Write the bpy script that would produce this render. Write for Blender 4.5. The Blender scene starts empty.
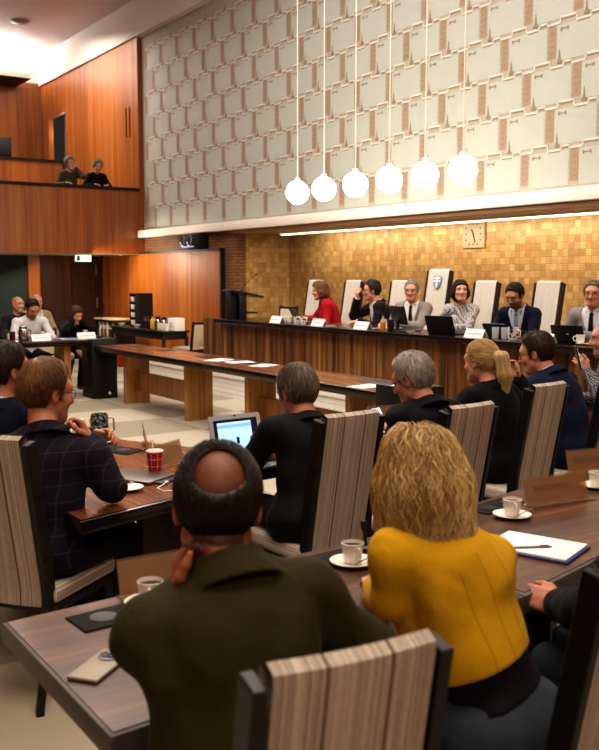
import bpy, bmesh, math, random
import numpy as np
from mathutils import Vector, Matrix
random.seed(7); RNG = np.random.default_rng(7)
PI = math.pi
SC = bpy.context.scene
COL = SC.collection
def R(d): return math.radians(d)

# ------------------------------------------------------------------ objects
def link(o, parent=None):
    COL.objects.link(o)
    if parent is not None: o.parent = parent
    return o
def tag(o, label=None, cat=None, group=None, kind=None):
    if label: o['label'] = label
    if cat: o['category'] = cat
    if group: o['group'] = group
    if kind: o['kind'] = kind
    return o
def thing(name, label, cat, loc=(0, 0, 0), heading=0, group=None, tilt=None):
    o = bpy.data.objects.new(name, None); o.empty_display_size = .1
    link(o); o.location = loc
    o.rotation_euler = (tilt or 0, 0, -R(heading))
    return tag(o, label, cat, group)
def kids(o): return [c for c in bpy.data.objects if c.parent == o]
def copy_tree(o, parent=None):
    c = o.copy(); COL.objects.link(c)
    if parent is not None: c.parent = parent
    for ch in list(o.children): copy_tree(ch, c)
    return c
def dup(o, loc, heading, label, group=None):
    c = copy_tree(o); c.location = loc; c.rotation_euler = (0, 0, -R(heading))
    tag(c, label)
    if group: c['group'] = group
    return c

# ------------------------------------------------------------------ mesh builder
class MB:
    def __init__(s): s.bm = bmesh.new(); s.mi = 0
    def _take(s, tb):
        for f in tb.faces: f.material_index = s.mi
        me = bpy.data.meshes.new('tmp'); tb.to_mesh(me); tb.free()
        s.bm.from_mesh(me); bpy.data.meshes.remove(me); return s
    def mat(s, i): s.mi = i; return s
    def box(s, c, d, bev=0, rot=None, seg=2):
        tb = bmesh.new(); bmesh.ops.create_cube(tb, size=1)
        bmesh.ops.scale(tb, vec=d, verts=tb.verts)
        if bev: bmesh.ops.bevel(tb, geom=list(tb.edges), offset=bev, segments=seg, affect='EDGES', profile=.5)
        if rot is not None: bmesh.ops.rotate(tb, matrix=rot, verts=tb.verts)
        bmesh.ops.translate(tb, vec=c, verts=tb.verts)
        return s._take(tb)
    def box2(s, a, b, bev=0, seg=2):
        c = [(a[i]+b[i])/2 for i in range(3)]; d = [abs(b[i]-a[i]) for i in range(3)]
        return s.box(c, d, bev, None, seg)
    def tube(s, pts, r, n=8, caps=True):
        pts = [Vector(p) for p in pts]
        rs = r if isinstance(r, (list, tuple)) else [r]*len(pts)
        tb = bmesh.new(); rings = []; up = None
        for i, p in enumerate(pts):
            t = (pts[min(i+1, len(pts)-1)]-pts[max(i-1, 0)]).normalized()
            if up is None:
                up = Vector((0, 0, 1)) if abs(t.z) < .9 else Vector((1, 0, 0))
            a = t.cross(up).normalized(); b = a.cross(t).normalized(); up = b
            rings.append([tb.verts.new(p+(a*math.cos(2*PI*k/n)+b*math.sin(2*PI*k/n))*rs[i]) for k in range(n)])
        for i in range(len(rings)-1):
            for k in range(n):
                f = tb.faces.new((rings[i][k], rings[i][(k+1) % n], rings[i+1][(k+1) % n], rings[i+1][k])); f.smooth = True
        if caps:
            tb.faces.new(rings[0][::-1]); tb.faces.new(rings[-1])
        bmesh.ops.recalc_face_normals(tb, faces=tb.faces)
        return s._take(tb)
    def lathe(s, prof, c=(0, 0, 0), n=24, rot=None):
        tb = bmesh.new(); rings = []
        for r, z in prof:
            if r < 1e-6: rings.append([tb.verts.new((0, 0, z))])
            else: rings.append([tb.verts.new((r*math.cos(2*PI*k/n), r*math.sin(2*PI*k/n), z)) for k in range(n)])
        for i in range(len(rings)-1):
            A, B = rings[i], rings[i+1]
            for k in range(n):
                k2 = (k+1) % n
                vs = [A[k % len(A)], A[k2 % len(A)], B[k2 % len(B)], B[k % len(B)]]
                u = []
                for v in vs:
                    if v not in u: u.append(v)
                if len(u) > 2:
                    try: tb.faces.new(u).smooth = True
                    except ValueError: pass
        bmesh.ops.recalc_face_normals(tb, faces=tb.faces)
        if rot is not None: bmesh.ops.rotate(tb, matrix=rot, verts=tb.verts)
        bmesh.ops.translate(tb, vec=c, verts=tb.verts)
        return s._take(tb)
    def prism(s, poly, z0, z1, M=None, bev=0):
        """polygon (x,y) extruded along z from z0 to z1, then moved by matrix M"""
        tb = bmesh.new()
        lo = [tb.verts.new((x, y, z0)) for x, y in poly]; hi = [tb.verts.new((x, y, z1)) for x, y in poly]
        n = len(poly)
        tb.faces.new(lo[::-1]); tb.faces.new(hi)
        for k in range(n): tb.faces.new((lo[k], lo[(k+1) % n], hi[(k+1) % n], hi[k]))
        bmesh.ops.recalc_face_normals(tb, faces=tb.faces)
        if bev: bmesh.ops.bevel(tb, geom=list(tb.edges), offset=bev, segments=2, affect='EDGES', profile=.5)
        if M is not None: bmesh.ops.transform(tb, matrix=M, verts=tb.verts)
        return s._take(tb)
    def quad(s, pts):
        tb = bmesh.new(); tb.faces.new([tb.verts.new(p) for p in pts]); return s._take(tb)
    def grid(s, fn, nu, nv):
        tb = bmesh.new()
        V = [[tb.verts.new(fn(i/nu, j/nv)) for j in range(nv+1)] for i in range(nu+1)]
        for i in range(nu):
            for j in range(nv):
                tb.faces.new((V[i][j], V[i+1][j], V[i+1][j+1], V[i][j+1])).smooth = True
        return s._take(tb)
    def build(s, name, mats, parent=None, ang=35):
        me = bpy.data.meshes.new(name); s.bm.to_mesh(me); s.bm.free()
        for m in (mats if isinstance(mats, (list, tuple)) else [mats]): me.materials.append(m)
        me.polygons.foreach_set('use_smooth', [True]*len(me.polygons))
        me.set_sharp_from_angle(angle=R(ang))
        return link(bpy.data.objects.new(name, me), parent)
def frameM(o, x, y, z=None):
    x = Vector(x).normalized(); y = Vector(y).normalized(); z = Vector(z).normalized() if z else x.cross(y)
    return Matrix(((x[0], y[0], z[0], o[0]), (x[1], y[1], z[1], o[1]), (x[2], y[2], z[2], o[2]), (0, 0, 0, 1)))

# ------------------------------------------------------------------ materials
def srgb(c):
    if isinstance(c, str): c = tuple(int(c[i:i+2], 16)/255 for i in (0, 2, 4))
    return tuple((v/12.92 if v <= .04045 else ((v+.055)/1.055)**2.4) for v in c[:3])+(1,)
class NT:
    def __init__(s, name):
        s.m = bpy.data.materials.new(name); s.m.use_nodes = True
        s.t = s.m.node_tree; s.p = s.t.nodes['Principled BSDF']
    def n(s, typ, **kw):
        nd = s.t.nodes.new('ShaderNode'+typ)
        for k, v in kw.items(): setattr(nd, k, v)
        return nd
    def l(s, a, b): s.t.links.new(a, b)
    def coord(s, scale=(1, 1, 1), rot=(0, 0, 0), loc=(0, 0, 0)):
        tc = s.n('TexCoord'); mp = s.n('Mapping')
        mp.inputs['Scale'].default_value = scale; mp.inputs['Rotation'].default_value = rot; mp.inputs['Location'].default_value = loc
        s.l(tc.outputs['Object'], mp.inputs[0]); return mp.outputs[0]
    def noise(s, vec, scale=5, detail=4, rough=.55):
        nd = s.n('TexNoise'); nd.inputs['Scale'].default_value = scale; nd.inputs['Detail'].default_value = detail
        nd.inputs['Roughness'].default_value = rough; s.l(vec, nd.inputs['Vector']); return nd.outputs['Fac']
    def ramp(s, fac, stops, interp='LINEAR'):
        nd = s.n('ValToRGB'); cr = nd.color_ramp; cr.interpolation = interp
        while len(cr.elements) < len(stops): cr.elements.new(.5)
        for e, (p, c) in zip(cr.elements, stops): e.position = p; e.color = srgb(c) if not isinstance(c, float) else (c, c, c, 1)
        s.l(fac, nd.inputs[0]); return nd.outputs[0]
    def mix(s, fac, a, b, typ='MIX'):
        nd = s.n('Mix', data_type='RGBA', blend_type=typ)
        for v, i in ((fac, 0), (a, 6), (b, 7)):
            if hasattr(v, 'links'): s.l(v, nd.inputs[i])
            else: nd.inputs[i].default_value = (srgb(v) if isinstance(v, str) else v)
        return nd.outputs[2]
    def math(s, op, a, b=None):
        nd = s.n('Math', operation=op)
        for v, i in ((a, 0), (b, 1)):
            if v is None: continue
            if hasattr(v, 'links'): s.l(v, nd.inputs[i])
            else: nd.inputs[i].default_value = v
        return nd.outputs[0]
    def sep(s, vec):
        nd = s.n('SeparateXYZ'); s.l(vec, nd.inputs[0]); return nd.outputs
    def col(s, c):
        if hasattr(c, 'links'): s.l(c, s.p.inputs['Base Color'])
        else: s.p.inputs['Base Color'].default_value = srgb(c)
    def bump(s, h, strength=.3, dist=.01):
        b = s.n('Bump'); b.inputs['Strength'].default_value = strength; b.inputs['Distance'].default_value = dist
        s.l(h, b.inputs['Height']); s.l(b.outputs[0], s.p.inputs['Normal'])
    def set(s, rough=None, metal=None, spec=None, **kw):
        if rough is not None:
            if hasattr(rough, 'links'): s.l(rough, s.p.inputs['Roughness'])
            else: s.p.inputs['Roughness'].default_value = rough
        if metal is not None: s.p.inputs['Metallic'].default_value = metal
        if spec is not None: s.p.inputs['Specular IOR Level'].default_value = spec
        for k, v in kw.items(): s.p.inputs[k].default_value = v
        return s
_cache = {}
def plain(name, c, rough=.5, metal=0, spec=.5, var=.12, scale=30, bump=0):
    if name in _cache: return _cache[name]
    t = NT(name); v = t.coord()
    f = t.noise(v, scale, 3)
    base = srgb(c)
    dk = tuple(x*(1-var) for x in base[:3])+(1,); lt = tuple(min(1, x*(1+var)) for x in base[:3])+(1,)
    t.col(t.mix(f, dk, lt)); t.set(rough, metal, spec)
    if bump: t.bump(f, bump, .004)
    _cache[name] = t.m; return t.m
def emit(name, c, strength):
    t = NT(name); t.col(c); t.p.inputs['Emission Color'].default_value = srgb(c); t.p.inputs['Emission Strength'].default_value = strength
    return t.m
def wood(name, dark, mid, light, axis='z', grain=1.0, rough=.35, plank=None, plank_axis='y', coat=0.0, contrast=(.3, .7), spec=.5):
    """streaky timber: noise stretched along the grain axis, plus plank to plank change"""
    t = NT(name)
    sc = {'x': (.35, 9, 9), 'y': (9, .35, 9), 'z': (9, 9, .35)}[axis]
    v = t.coord(tuple(k*grain for k in sc))
    f = t.noise(v, 1.6, 6, .6)
    sc2 = {'x': (.8, 60, 60), 'y': (60, .8, 60), 'z': (60, 60, .8)}[axis]
    g = t.noise(t.coord(tuple(k*grain for k in sc2)), 1.5, 3, .6)
    c = t.ramp(f, [(contrast[0], dark), ((contrast[0]+contrast[1])/2, mid), (contrast[1], light)])
    c = t.mix(.35, c, t.ramp(g, [(.35, (.25, .25, .25)), (.65, (1., 1., 1.))]), 'MULTIPLY')
    if plank:
        s = t.sep(t.coord())
        q = t.math('DIVIDE', s['XYZ'.index(plank_axis.upper())], plank)
        fl = t.math('FLOOR', q)
        wn = t.n('TexWhiteNoise', noise_dimensions='1D'); t.l(fl, wn.inputs['W'])
        c = t.mix(.6, c, t.ramp(wn.outputs['Value'], [(0, (.62, .58, .55)), (1, (1., 1., 1.))]), 'MULTIPLY')
        fr = t.math('FRACT', q)
        seam = t.math('LESS_THAN', fr, .018/plank*.25)
        c = t.mix(seam, c, '1a0d06')
    t.col(c); t.set(t.ramp(g, [(0, rough+.1), (1, max(.05, rough-.08))]) if rough > .12 else rough, spec=spec)
    t.p.inputs['Coat Weight'].default_value = coat; t.p.inputs['Coat Roughness'].default_value = .12
    t.bump(g, .06, .002)
    return t.m
# ------------------------------------------------------------------ implicit surfaces for figures
def V3(*a): return np.array(a, float)
def nrm(v): v = np.asarray(v, float); return v/(np.linalg.norm(v)+1e-12)
def rcone(a, b, ra, rb):
    a = np.asarray(a, float); b = np.asarray(b, float); ba = b-a; L2 = ba@ba+1e-12
    def f(p):
        h = np.clip(((p-a)@ba)/L2, 0, 1)
        return np.linalg.norm(p-a-h[:, None]*ba, axis=1)-(ra+(rb-ra)*h)
    return f
def ell(c, r, M=None):
    c = np.asarray(c, float); r = np.asarray(r, float)
    def f(p):
        q = p-c
        if M is not None: q = q@M
        k0 = np.linalg.norm(q/r, axis=1); k1 = np.linalg.norm(q/(r*r), axis=1)+1e-9
        return np.where(k0 < 1e-4, -r.min(), k0*(k0-1)/k1)
    return f
def rbox(c, h, rad, M=None):
    c = np.asarray(c, float); h = np.asarray(h, float)-rad
    def f(p):
        q = p-c
        if M is not None: q = q@M
        q = np.abs(q)-h
        return np.linalg.norm(np.maximum(q, 0), axis=1)+np.minimum(q.max(1), 0)-rad
    return f
def smin(a, b, k):
    h = np.clip(.5+.5*(b-a)/k, 0, 1)
    return b+(a-b)*h-k*h*(1-h)
def smax(a, b, k): return -smin(-a, -b, k)
def union(fs, k):
    def f(p):
        d = fs[0](p)
        for g in fs[1:]: d = smin(d, g(p), k)
        return d
    return f
def bounded(f, c, r):
    """evaluate f only near the ball (c, r)"""
    c = np.asarray(c, float)
    def g(p):
        d = np.linalg.norm(p-c, axis=1)-r
        out = d+.03; m = d < .03
        if m.any(): out[m] = f(p[m])
        return out
    return g
def wrinkle(seed, amp, freq, n=7, stretch=(1, 1, 1)):
    g = np.random.default_rng(seed)
    K = g.normal(size=(n, 3)); K /= np.linalg.norm(K, axis=1)[:, None]
    K *= (freq*g.uniform(.5, 1.6, n))[:, None]*np.array(stretch); ph = g.uniform(0, 6.28, n)
    def f(p):
        w = 2.2*np.sin(p@(K[0]*.31)+ph[0])
        return amp*np.sin(p@K.T+ph+w[:, None]).sum(1)/n
    return f
def mesh_sdf(f, lo, hi, h):
    lo = np.asarray(lo, float); hi = np.asarray(hi, float); B = 4; c = B*h
    nb = np.ceil((hi-lo)/c).astype(int)+1
    ax = [lo[i]+(np.arange(nb[i])+.5)*c for i in range(3)]
    G = np.stack(np.meshgrid(*ax, indexing='ij'), -1).reshape(-1, 3)
    d = f(G).reshape(nb); act = np.abs(d) < 1.9*c
    n = nb*B+1
    vals = np.full(n, 1., np.float32)
    big = np.where(d < 0, -1., 1.).astype(np.float32)
    vals[:-1, :-1, :-1] = np.repeat(np.repeat(np.repeat(big, B, 0), B, 1), B, 2)
    m = np.zeros(n, bool); m[:-1, :-1, :-1] = np.repeat(np.repeat(np.repeat(act, B, 0), B, 1), B, 2)
    for a in range(3):
        s1 = [slice(None)]*3; s0 = [slice(None)]*3; s1[a] = slice(1, None); s0[a] = slice(None, -1)
        m[tuple(s1)] |= m[tuple(s0)]
    idx = np.argwhere(m)
    for s in range(0, len(idx), 400000):
        I = idx[s:s+400000]; vals[I[:, 0], I[:, 1], I[:, 2]] = f(lo+I*h)
    ins = vals < 0
    cnt = np.zeros(n-1, np.int8)
    for i in (0, 1):
        for j in (0, 1):
            for k in (0, 1):
                cnt += ins[i:n[0]-1+i, j:n[1]-1+j, k:n[2]-1+k]
    cells = np.argwhere((cnt > 0) & (cnt < 8))
    offs = np.array([(i, j, k) for i in (0, 1) for j in (0, 1) for k in (0, 1)])
    V = np.stack([vals[cells[:, 0]+o[0], cells[:, 1]+o[1], cells[:, 2]+o[2]] for o in offs], 1)
    pos = np.zeros((len(cells), 3)); num = np.zeros(len(cells))
    for a in range(8):
        for b in range(a+1, 8):
            if np.abs(offs[a]-offs[b]).sum() != 1: continue
            mk = (V[:, a] < 0) != (V[:, b] < 0)
            t = V[mk, a]/(V[mk, a]-V[mk, b])
            pos[mk] += offs[a]+t[:, None]*(offs[b]-offs[a]); num[mk] += 1
    P = lo+(cells+pos/num[:, None])*h
    vid = np.full(n-1, -1, np.int32); vid[cells[:, 0], cells[:, 1], cells[:, 2]] = np.arange(len(cells))
    quads = []
    for a in range(3):
        b, c2 = (a+1) % 3, (a+2) % 3
        s0 = [slice(1, -1)]*3; s1 = [slice(1, -1)]*3; s0[a] = slice(0, -1); s1[a] = slice(1, None)
        A = ins[tuple(s0)]; Bv = ins[tuple(s1)]
        E = np.argwhere(A != Bv)
        sg = A[E[:, 0], E[:, 1], E[:, 2]]
        E = E.copy(); E[:, b] += 1; E[:, c2] += 1
        eb = np.zeros(3, int); eb[b] = 1; ec = np.zeros(3, int); ec[c2] = 1
        q = np.stack([vid[tuple((E-eb-ec).T)], vid[tuple((E-ec).T)], vid[tuple(E.T)], vid[tuple((E-eb).T)]], 1)
        q[~sg] = q[~sg][:, ::-1]
        quads.append(q)
    Q = np.concatenate(quads); Q = Q[(Q >= 0).all(1)]
    return P, Q
def relax(P, Q, it=1, lam=.5):
    for _ in range(it):
        S = np.zeros_like(P); N = np.zeros(len(P))
        for i in range(4):
            a, b = Q[:, i], Q[:, (i+1) % 4]
            np.add.at(S, a, P[b]); np.add.at(N, a, 1); np.add.at(S, b, P[a]); np.add.at(N, b, 1)
        P = P+lam*(S/np.maximum(N, 1)[:, None]-P)
    return P
def np_obj(name, P, Q, mats, parent=None, colors=None):
    me = bpy.data.meshes.new(name)
    me.vertices.add(len(P)); me.vertices.foreach_set('co', np.asarray(P, np.float32).ravel())
    k = Q.shape[1]
    me.loops.add(Q.size); me.loops.foreach_set('vertex_index', Q.ravel().astype(np.int32))
    me.polygons.add(len(Q)); me.polygons.foreach_set('loop_start', np.arange(0, Q.size, k, dtype=np.int32))
    me.update(calc_edges=True); me.validate()
    me.polygons.foreach_set('use_smooth', np.ones(len(me.polygons), bool))
    if colors is not None:
        a = me.color_attributes.new('Col', 'FLOAT_COLOR', 'POINT')
        a.data.foreach_set('color', np.concatenate([colors, np.ones((len(P), 1))], 1).astype(np.float32).ravel())
    for m in (mats if isinstance(mats, (list, tuple)) else [mats]): me.materials.append(m)
    return link(bpy.data.objects.new(name, me), parent)
def grad(f, p, e=.002):
    g = np.stack([f(p+np.eye(3)[i]*e)-f(p-np.eye(3)[i]*e) for i in range(3)], 1)
    return g/(np.linalg.norm(g, axis=1)[:, None]+1e-9)

def strands(f, roots, comb, L, seg, width, off, rng, wav=0.0):
    """hair locks: stream lines over the surface f=0 along comb(p), each held at its own small height; returns tube mesh arrays"""
    N = len(roots); p = roots.copy(); step = (L/seg)
    offs = off*rng.uniform(.1, 1, N); pts = []
    jit = rng.normal(size=(N, 3))*.15; ph = rng.uniform(0, 6.28, N)
    for i in range(seg+1):
        d = f(p); n = grad(f, p)
        hgt = offs*(1.0 if i else -.3)
        p = p-n*(d-hgt)[:, None]*.85
        pts.append((p.copy(), n))
        c = comb(p)+jit+ (wav*np.sin(ph+i*1.1))[:, None]*np.cross(n, comb(p))
        c = c-n*(c*n).sum(1)[:, None]*.8; c /= np.linalg.norm(c, axis=1)[:, None]+1e-9
        p = p+c*step[:, None]
    K = 3; P = np.zeros((N, seg+1, K, 3))
    for i in range(seg+1):
        a = pts[min(i+1, seg)][0]-pts[max(i-1, 0)][0]; a /= np.linalg.norm(a, axis=1)[:, None]+1e-9
        n = pts[i][1]; b = np.cross(a, n); b /= np.linalg.norm(b, axis=1)[:, None]+1e-9
        w = np.full(N, width*(1-.85*(i/seg)**1.5))
        for k, (cb, cn) in enumerate(((-1, -.3), (1, -.3), (0, .7))):
            P[:, i, k] = pts[i][0]+b*(cb*w)[:, None]+n*(cn*w)[:, None]
    base = (np.arange(N)*(seg+1)*K)[:, None]; Q = []
    for i in range(seg):
        for k in range(K):
            Q.append(base+np.array([i*K+k, i*K+(k+1) % K, (i+1)*K+(k+1) % K, (i+1)*K+k]))
    Q = np.concatenate(Q)
    return P.reshape(-1, 3), Q, (seg+1)*K

# ------------------------------------------------------------------ head
HC = V3(0, -.012, .03)
def head_prims():
    face = [ell(HC, (.077, .097, .09)), ell((0, .022, -.045), (.056, .067, .074)), rcone((0, .06, -.098), (0, .052, -.09), .026, .03),
            rcone((-.044, .015, -.06), (-.024, .056, -.094), .026, .023), rcone((.044, .015, -.06), (.024, .056, -.094), .026, .023),
            ell((-.036, .06, -.025), (.026, .026, .022)), ell((.036, .06, -.025), (.026, .026, .022)),
            rcone((-.036, .07, .032), (.036, .07, .032), .018, .018)]
    base = union(face, .03)
    nose = union([rcone((0, .084, .018), (0, .109, -.026), .009, .0145), rcone((-.013, .09, -.031), (.013, .09, -.031), .009, .009)], .012)
    lips = union([rcone((-.02, .078, -.058), (.02, .078, -.058), .008, .008), rcone((-.014, .078, -.069), (.014, .078, -.069), .0085, .0085), rcone((0, .086, -.063), (0, .084, -.063), .006, .006)], .006)
    Re = [np.array(Matrix.Rotation(R(s*18), 3, 'Z')) for s in (1, -1)]
    ears = [ell((s*.079, -.008, -.004), (.010, .021, .034), Re[0 if s > 0 else 1]) for s in (-1, 1)]
    conch = [ell((s*.089, -.002, -.004), (.008, .010, .018)) for s in (-1, 1)]
    sock = [ell((s*.034, .098, .008), (.019, .02, .012)) for s in (-1, 1)]
    eye = [ell((s*.033, .075, .008), (.0135, .0135, .0125)) for s in (-1, 1)]
    def f(p):
        d = base(p); d = smin(d, nose(p), .012)
        for s in sock: d = smax(d, -s(p), .012)
        for e in eye: d = smin(d, e(p), .002)
        d = smin(d, lips(p), .008)
        for e, c in zip(ears, conch): d = smin(d, smax(e(p), -c(p), .006), .008)
        return d
    return f
HEAD = head_prims()
def head_colors(q, skin, lip, brow, look):
    """vertex colours in head space"""
    n = len(q); C = np.tile(np.array(srgb(skin)[:3]), (n, 1))
    def blend(w, c):
        nonlocal C
        w = np.clip(w, 0, 1)[:, None]; C = C*(1-w)+np.array(srgb(c)[:3])*w
    front = q[:, 1] > .03
    red = np.array(srgb(skin)[:3])*np.array([1.02, .72, .66])
    def blob(c, r): return np.clip(1.3-np.linalg.norm((q-np.array(c))/np.array(r), axis=1), 0, 1)
    for s in (-1, 1):
        w = blob((s*.043, .07, -.03), (.028, .03, .025))*.45
        C = C*(1-w[:, None])+red*w[:, None]
        w = blob((s*.083, -.005, -.004), (.02, .03, .04))*.5
        C = C*(1-w[:, None])+red*w[:, None]
    w = blob((0, .105, -.028), (.018, .02, .016))*.5; C = C*(1-w[:, None])+red*w[:, None]
    if look.get('beard'):
        b = np.clip((-.035-q[:, 2])/.02, 0, 1)*np.clip((q[:, 1]+.01)/.02, 0, 1)*(q[:, 2] > -.14)
        blend(b*look.get('beard_w', .8), look['beard'])
    blend(np.where(front, blob((0, .088, -.064), (.019, .02, .009))*1.3, 0), lip)
    for s in (-1, 1):
        w = np.where(front, 1.5-np.abs(q[:, 2]-(.031-.1*np.abs(np.abs(q[:, 0])-.03)))/.0035, 0)*((q[:, 0]*s > .012) & (q[:, 0]*s < .054) & (q[:, 1] > .05))
        blend(w*.75, brow)
        e = np.where(front, 1.6-np.linalg.norm((q-np.array([s*.033, .085, .008]))/np.array([.0125, .02, .006]), axis=1), 0)
        blend(e*1.6, 'd8cfc8'); i = np.where(front, 1.7-np.linalg.norm((q-np.array([s*.033, .087, .008]))/np.array([.0052, .02, .0055]), axis=1), 0)
        blend(i*1.5, '2a1c14')
        l = np.where(front, 1.3-np.abs(q[:, 2]-.0155)/.0028, 0)*(np.abs(q[:, 0]-s*.033) < .016)*(q[:, 1] > .06)
        blend(l*.8, '3a241a')
    return C

def hairline(q, style):
    """signed: >0 where hair grows"""
    y = q[:, 1]; z = q[:, 2]
    ys, zs = {
        'short':   ([-.13, -.05, -.036, -.03, .008, .014, .02, .026, .05, .07, .09], [-.085, -.07, -.05, .028, .03, -.012, -.012, .055, .085, .112, .13]),
        'receding': ([-.13, -.05, -.036, -.03, .006, .012, .018, .03, .05, .06, .09], [-.085, -.07, -.05, .028, .03, -.01, -.005, .062, .085, .11, .13]),
        'bob':     ([-.13, .0, .02, .035, .06, .075, .09], [-.16, -.15, -.14, -.0, .06, .08, .095]),
        'swept':   ([-.13, -.05, -.02, .012, .024, .05, .07, .085], [-.08, -.075, -.03, -.02, .03, .062, .082, .1]),
    }[style]
    return z-np.interp(y, ys, zs)

def hand_fn(w, d, n, curl=.5, right=True, thumb=.6, spread=1.0, sc=1.0):
    """w wrist, d along the fingers, n palm normal (the side fingers curl to)"""
    d = nrm(d); n = nrm(n-d*(n@d)); s = np.cross(d, n)*(1 if right else -1)   # s: toward the thumb
    w = np.asarray(w, float); A = []
    M = np.stack([d, s, n], 1)
    A.append(rbox(w+d*.05*sc, V3(.046, .038, .014)*sc, .013*sc, M))
    A.append(rcone(w-d*.01, w+d*.03*sc, .024*sc, .023*sc))
    fing = []
    for i, (off, L) in enumerate(((.029, .072), (.010, .08), (-.010, .074), (-.028, .058))):
        p = w+d*.09*sc+s*off*sc; a = curl*(.55+.12*i)
        dd = nrm(d+s*(off*2.2*spread)); r = .0088*sc
        for k, fr in enumerate((.46, .31, .23)):
            dir_ = dd*math.cos(a)+n*math.sin(a); q = p+dir_*L*fr*sc
            fing.append(rcone(p, q, r, r*.9)); p = q; r *= .9; a += curl*(.85 if k == 0 else .6)
    b = w+d*.025*sc+s*.03*sc+n*.006; t1 = b+nrm(d*.75+s*.75*(1-thumb*.5)+n*.5*thumb)*.042*sc; t2 = t1+nrm(d+s*.15*(1-thumb)+n*.45*thumb)*.033*sc; t3 = t2+nrm(d+n*.3*thumb-s*.2*thumb)*.024*sc
    th = [rcone(b, t1, .0125*sc, .0105*sc), rcone(t1, t2, .0105*sc, .0095*sc), rcone(t2, t3, .0095*sc, .008*sc)]
    palm = union(A+th, .012); fs = [bounded(x, w+d*.1, .11) for x in fing]
    def f(p):
        q = palm(p)
        for g in fs: q = smin(q, g(p), .005)
        return q
    return bounded(f, w+d*.07*sc, .15*sc)

def ik(S, W, l1, l2, pole):
    v = W-S; L = np.linalg.norm(v)
    if L > (l1+l2)*.995: W = S+v/L*(l1+l2)*.995; v = W-S; L = np.linalg.norm(v)
    u = v/L; a = (l1*l1-l2*l2+L*L)/(2*L); hgt = math.sqrt(max(0, l1*l1-a*a))
    pl = np.asarray(pole, float)-S; pl = pl-u*(pl@u); pl = nrm(pl)
    return S+u*a+pl*hgt, W

def cloth_mat(name, c, rough=.85, pattern=None, c2=None, sheen=.02, fold=.3, seam=None):
    if name in _cache: return _cache[name]
    t = NT(name); v = t.coord(); f = t.noise(v, 220, 2); g = t.noise(v, 7, 3)
    b = srgb(c); dk = tuple(x*.72 for x in b[:3])+(1,)
    col = t.mix(f, dk, b)
    if pattern == 'plaid':
        s = t.sep(t.coord())
        for ax, per in ((0, .055), (2, .065)):
            fr = t.math('FRACT', t.math('DIVIDE', s[ax], per))
            ln = t.math('LESS_THAN', fr, .09); col = t.mix(t.math('MULTIPLY', ln, .55), col, c2)
    if pattern == 'check':
        ck = t.n('TexChecker'); ck.inputs['Scale'].default_value = 75
        t.l(t.coord(rot=(.6, .3, .78)), ck.inputs['Vector']); ck.inputs['Color1'].default_value = b; ck.inputs['Color2'].default_value = srgb(c2); col = ck.outputs[0]
    if pattern == 'denim':
        col = t.mix(t.ramp(g, [(.35, 0.), (.7, 1.)]), col, c2)
    if seam:
        s = t.sep(t.coord()); x = t.math('ADD', s[0], t.math('MULTIPLY', t.math('SUBTRACT', s[2], seam[0]), seam[1]))
        wv_ = t.math('MULTIPLY', t.math('SINE', t.math('MULTIPLY', s[2], 5.5)), .014)
        for o_ in (-.075, 0., .075):
            dd = t.math('ABSOLUTE', t.math('SUBTRACT', x, t.math('ADD', o_, t.math('MULTIPLY', wv_, o_*13))))
            ln = t.math('MULTIPLY', t.math('LESS_THAN', dd, .0022), t.math('LESS_THAN', s[1], .06)); col = t.mix(t.math('MULTIPLY', ln, .38), col, (b[0]*.25, b[1]*.22, b[2]*.2, 1))
    t.col(col); t.set(rough, spec=.15); t.p.inputs['Sheen Weight'].default_value = sheen; t.p.inputs['Sheen Roughness'].default_value = .5
    wv = t.noise(t.coord((14, 14, 6)), 1, 3, .5); t.bump(wv, fold, .03)
    _cache[name] = t.m; return t.m
def attr_mat(name, rough, spec=.4, sss=0):
    if name in _cache: return _cache[name]
    t = NT(name); a = t.n('VertexColor', layer_name='Col'); f = t.noise(t.coord(), 90, 3)
    t.col(t.mix(t.math('MULTIPLY', f, .25), a.outputs[0], (0.35, .15, .1, 1) if sss else (.12, .09, .06, 1)))
    t.set(rough, spec=spec)
    if sss:
        t.p.inputs['Subsurface Weight'].default_value = .12; t.p.inputs['Subsurface Radius'].default_value = (.8, .3, .2); t.p.inputs['Subsurface Scale'].default_value = .01
        t.bump(f, .05, .002)
    _cache[name] = t.m; return t.m

def glasses(parent, HM, hp, c='15110f'):
    """HM maps head space to the figure"""
    mb = MB()
    def T(q): return tuple(hp+HM@np.array(q, float))
    for s in (-1, 1):
        ring = [(s*.034+.023*math.cos(a), .1-.004*abs(math.cos(a)), .004+.017*math.sin(a)) for a in np.linspace(0, 2*PI, 17)]
        mb.tube([T(q) for q in ring], .0019, 6)
        mb.tube([T((s*.057, .097, .01)), T((s*.078, .04, .012)), T((s*.083, -.012, .006)), T((s*.083, -.028, -.01))], .0019, 6)
    mb.tube([T((-.011, .1, .008)), T((0, .104, .01)), T((.011, .1, .008))], .0019, 6)
    return mb.build('glasses', plain('glasses_frame', c, .3), parent)
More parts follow.
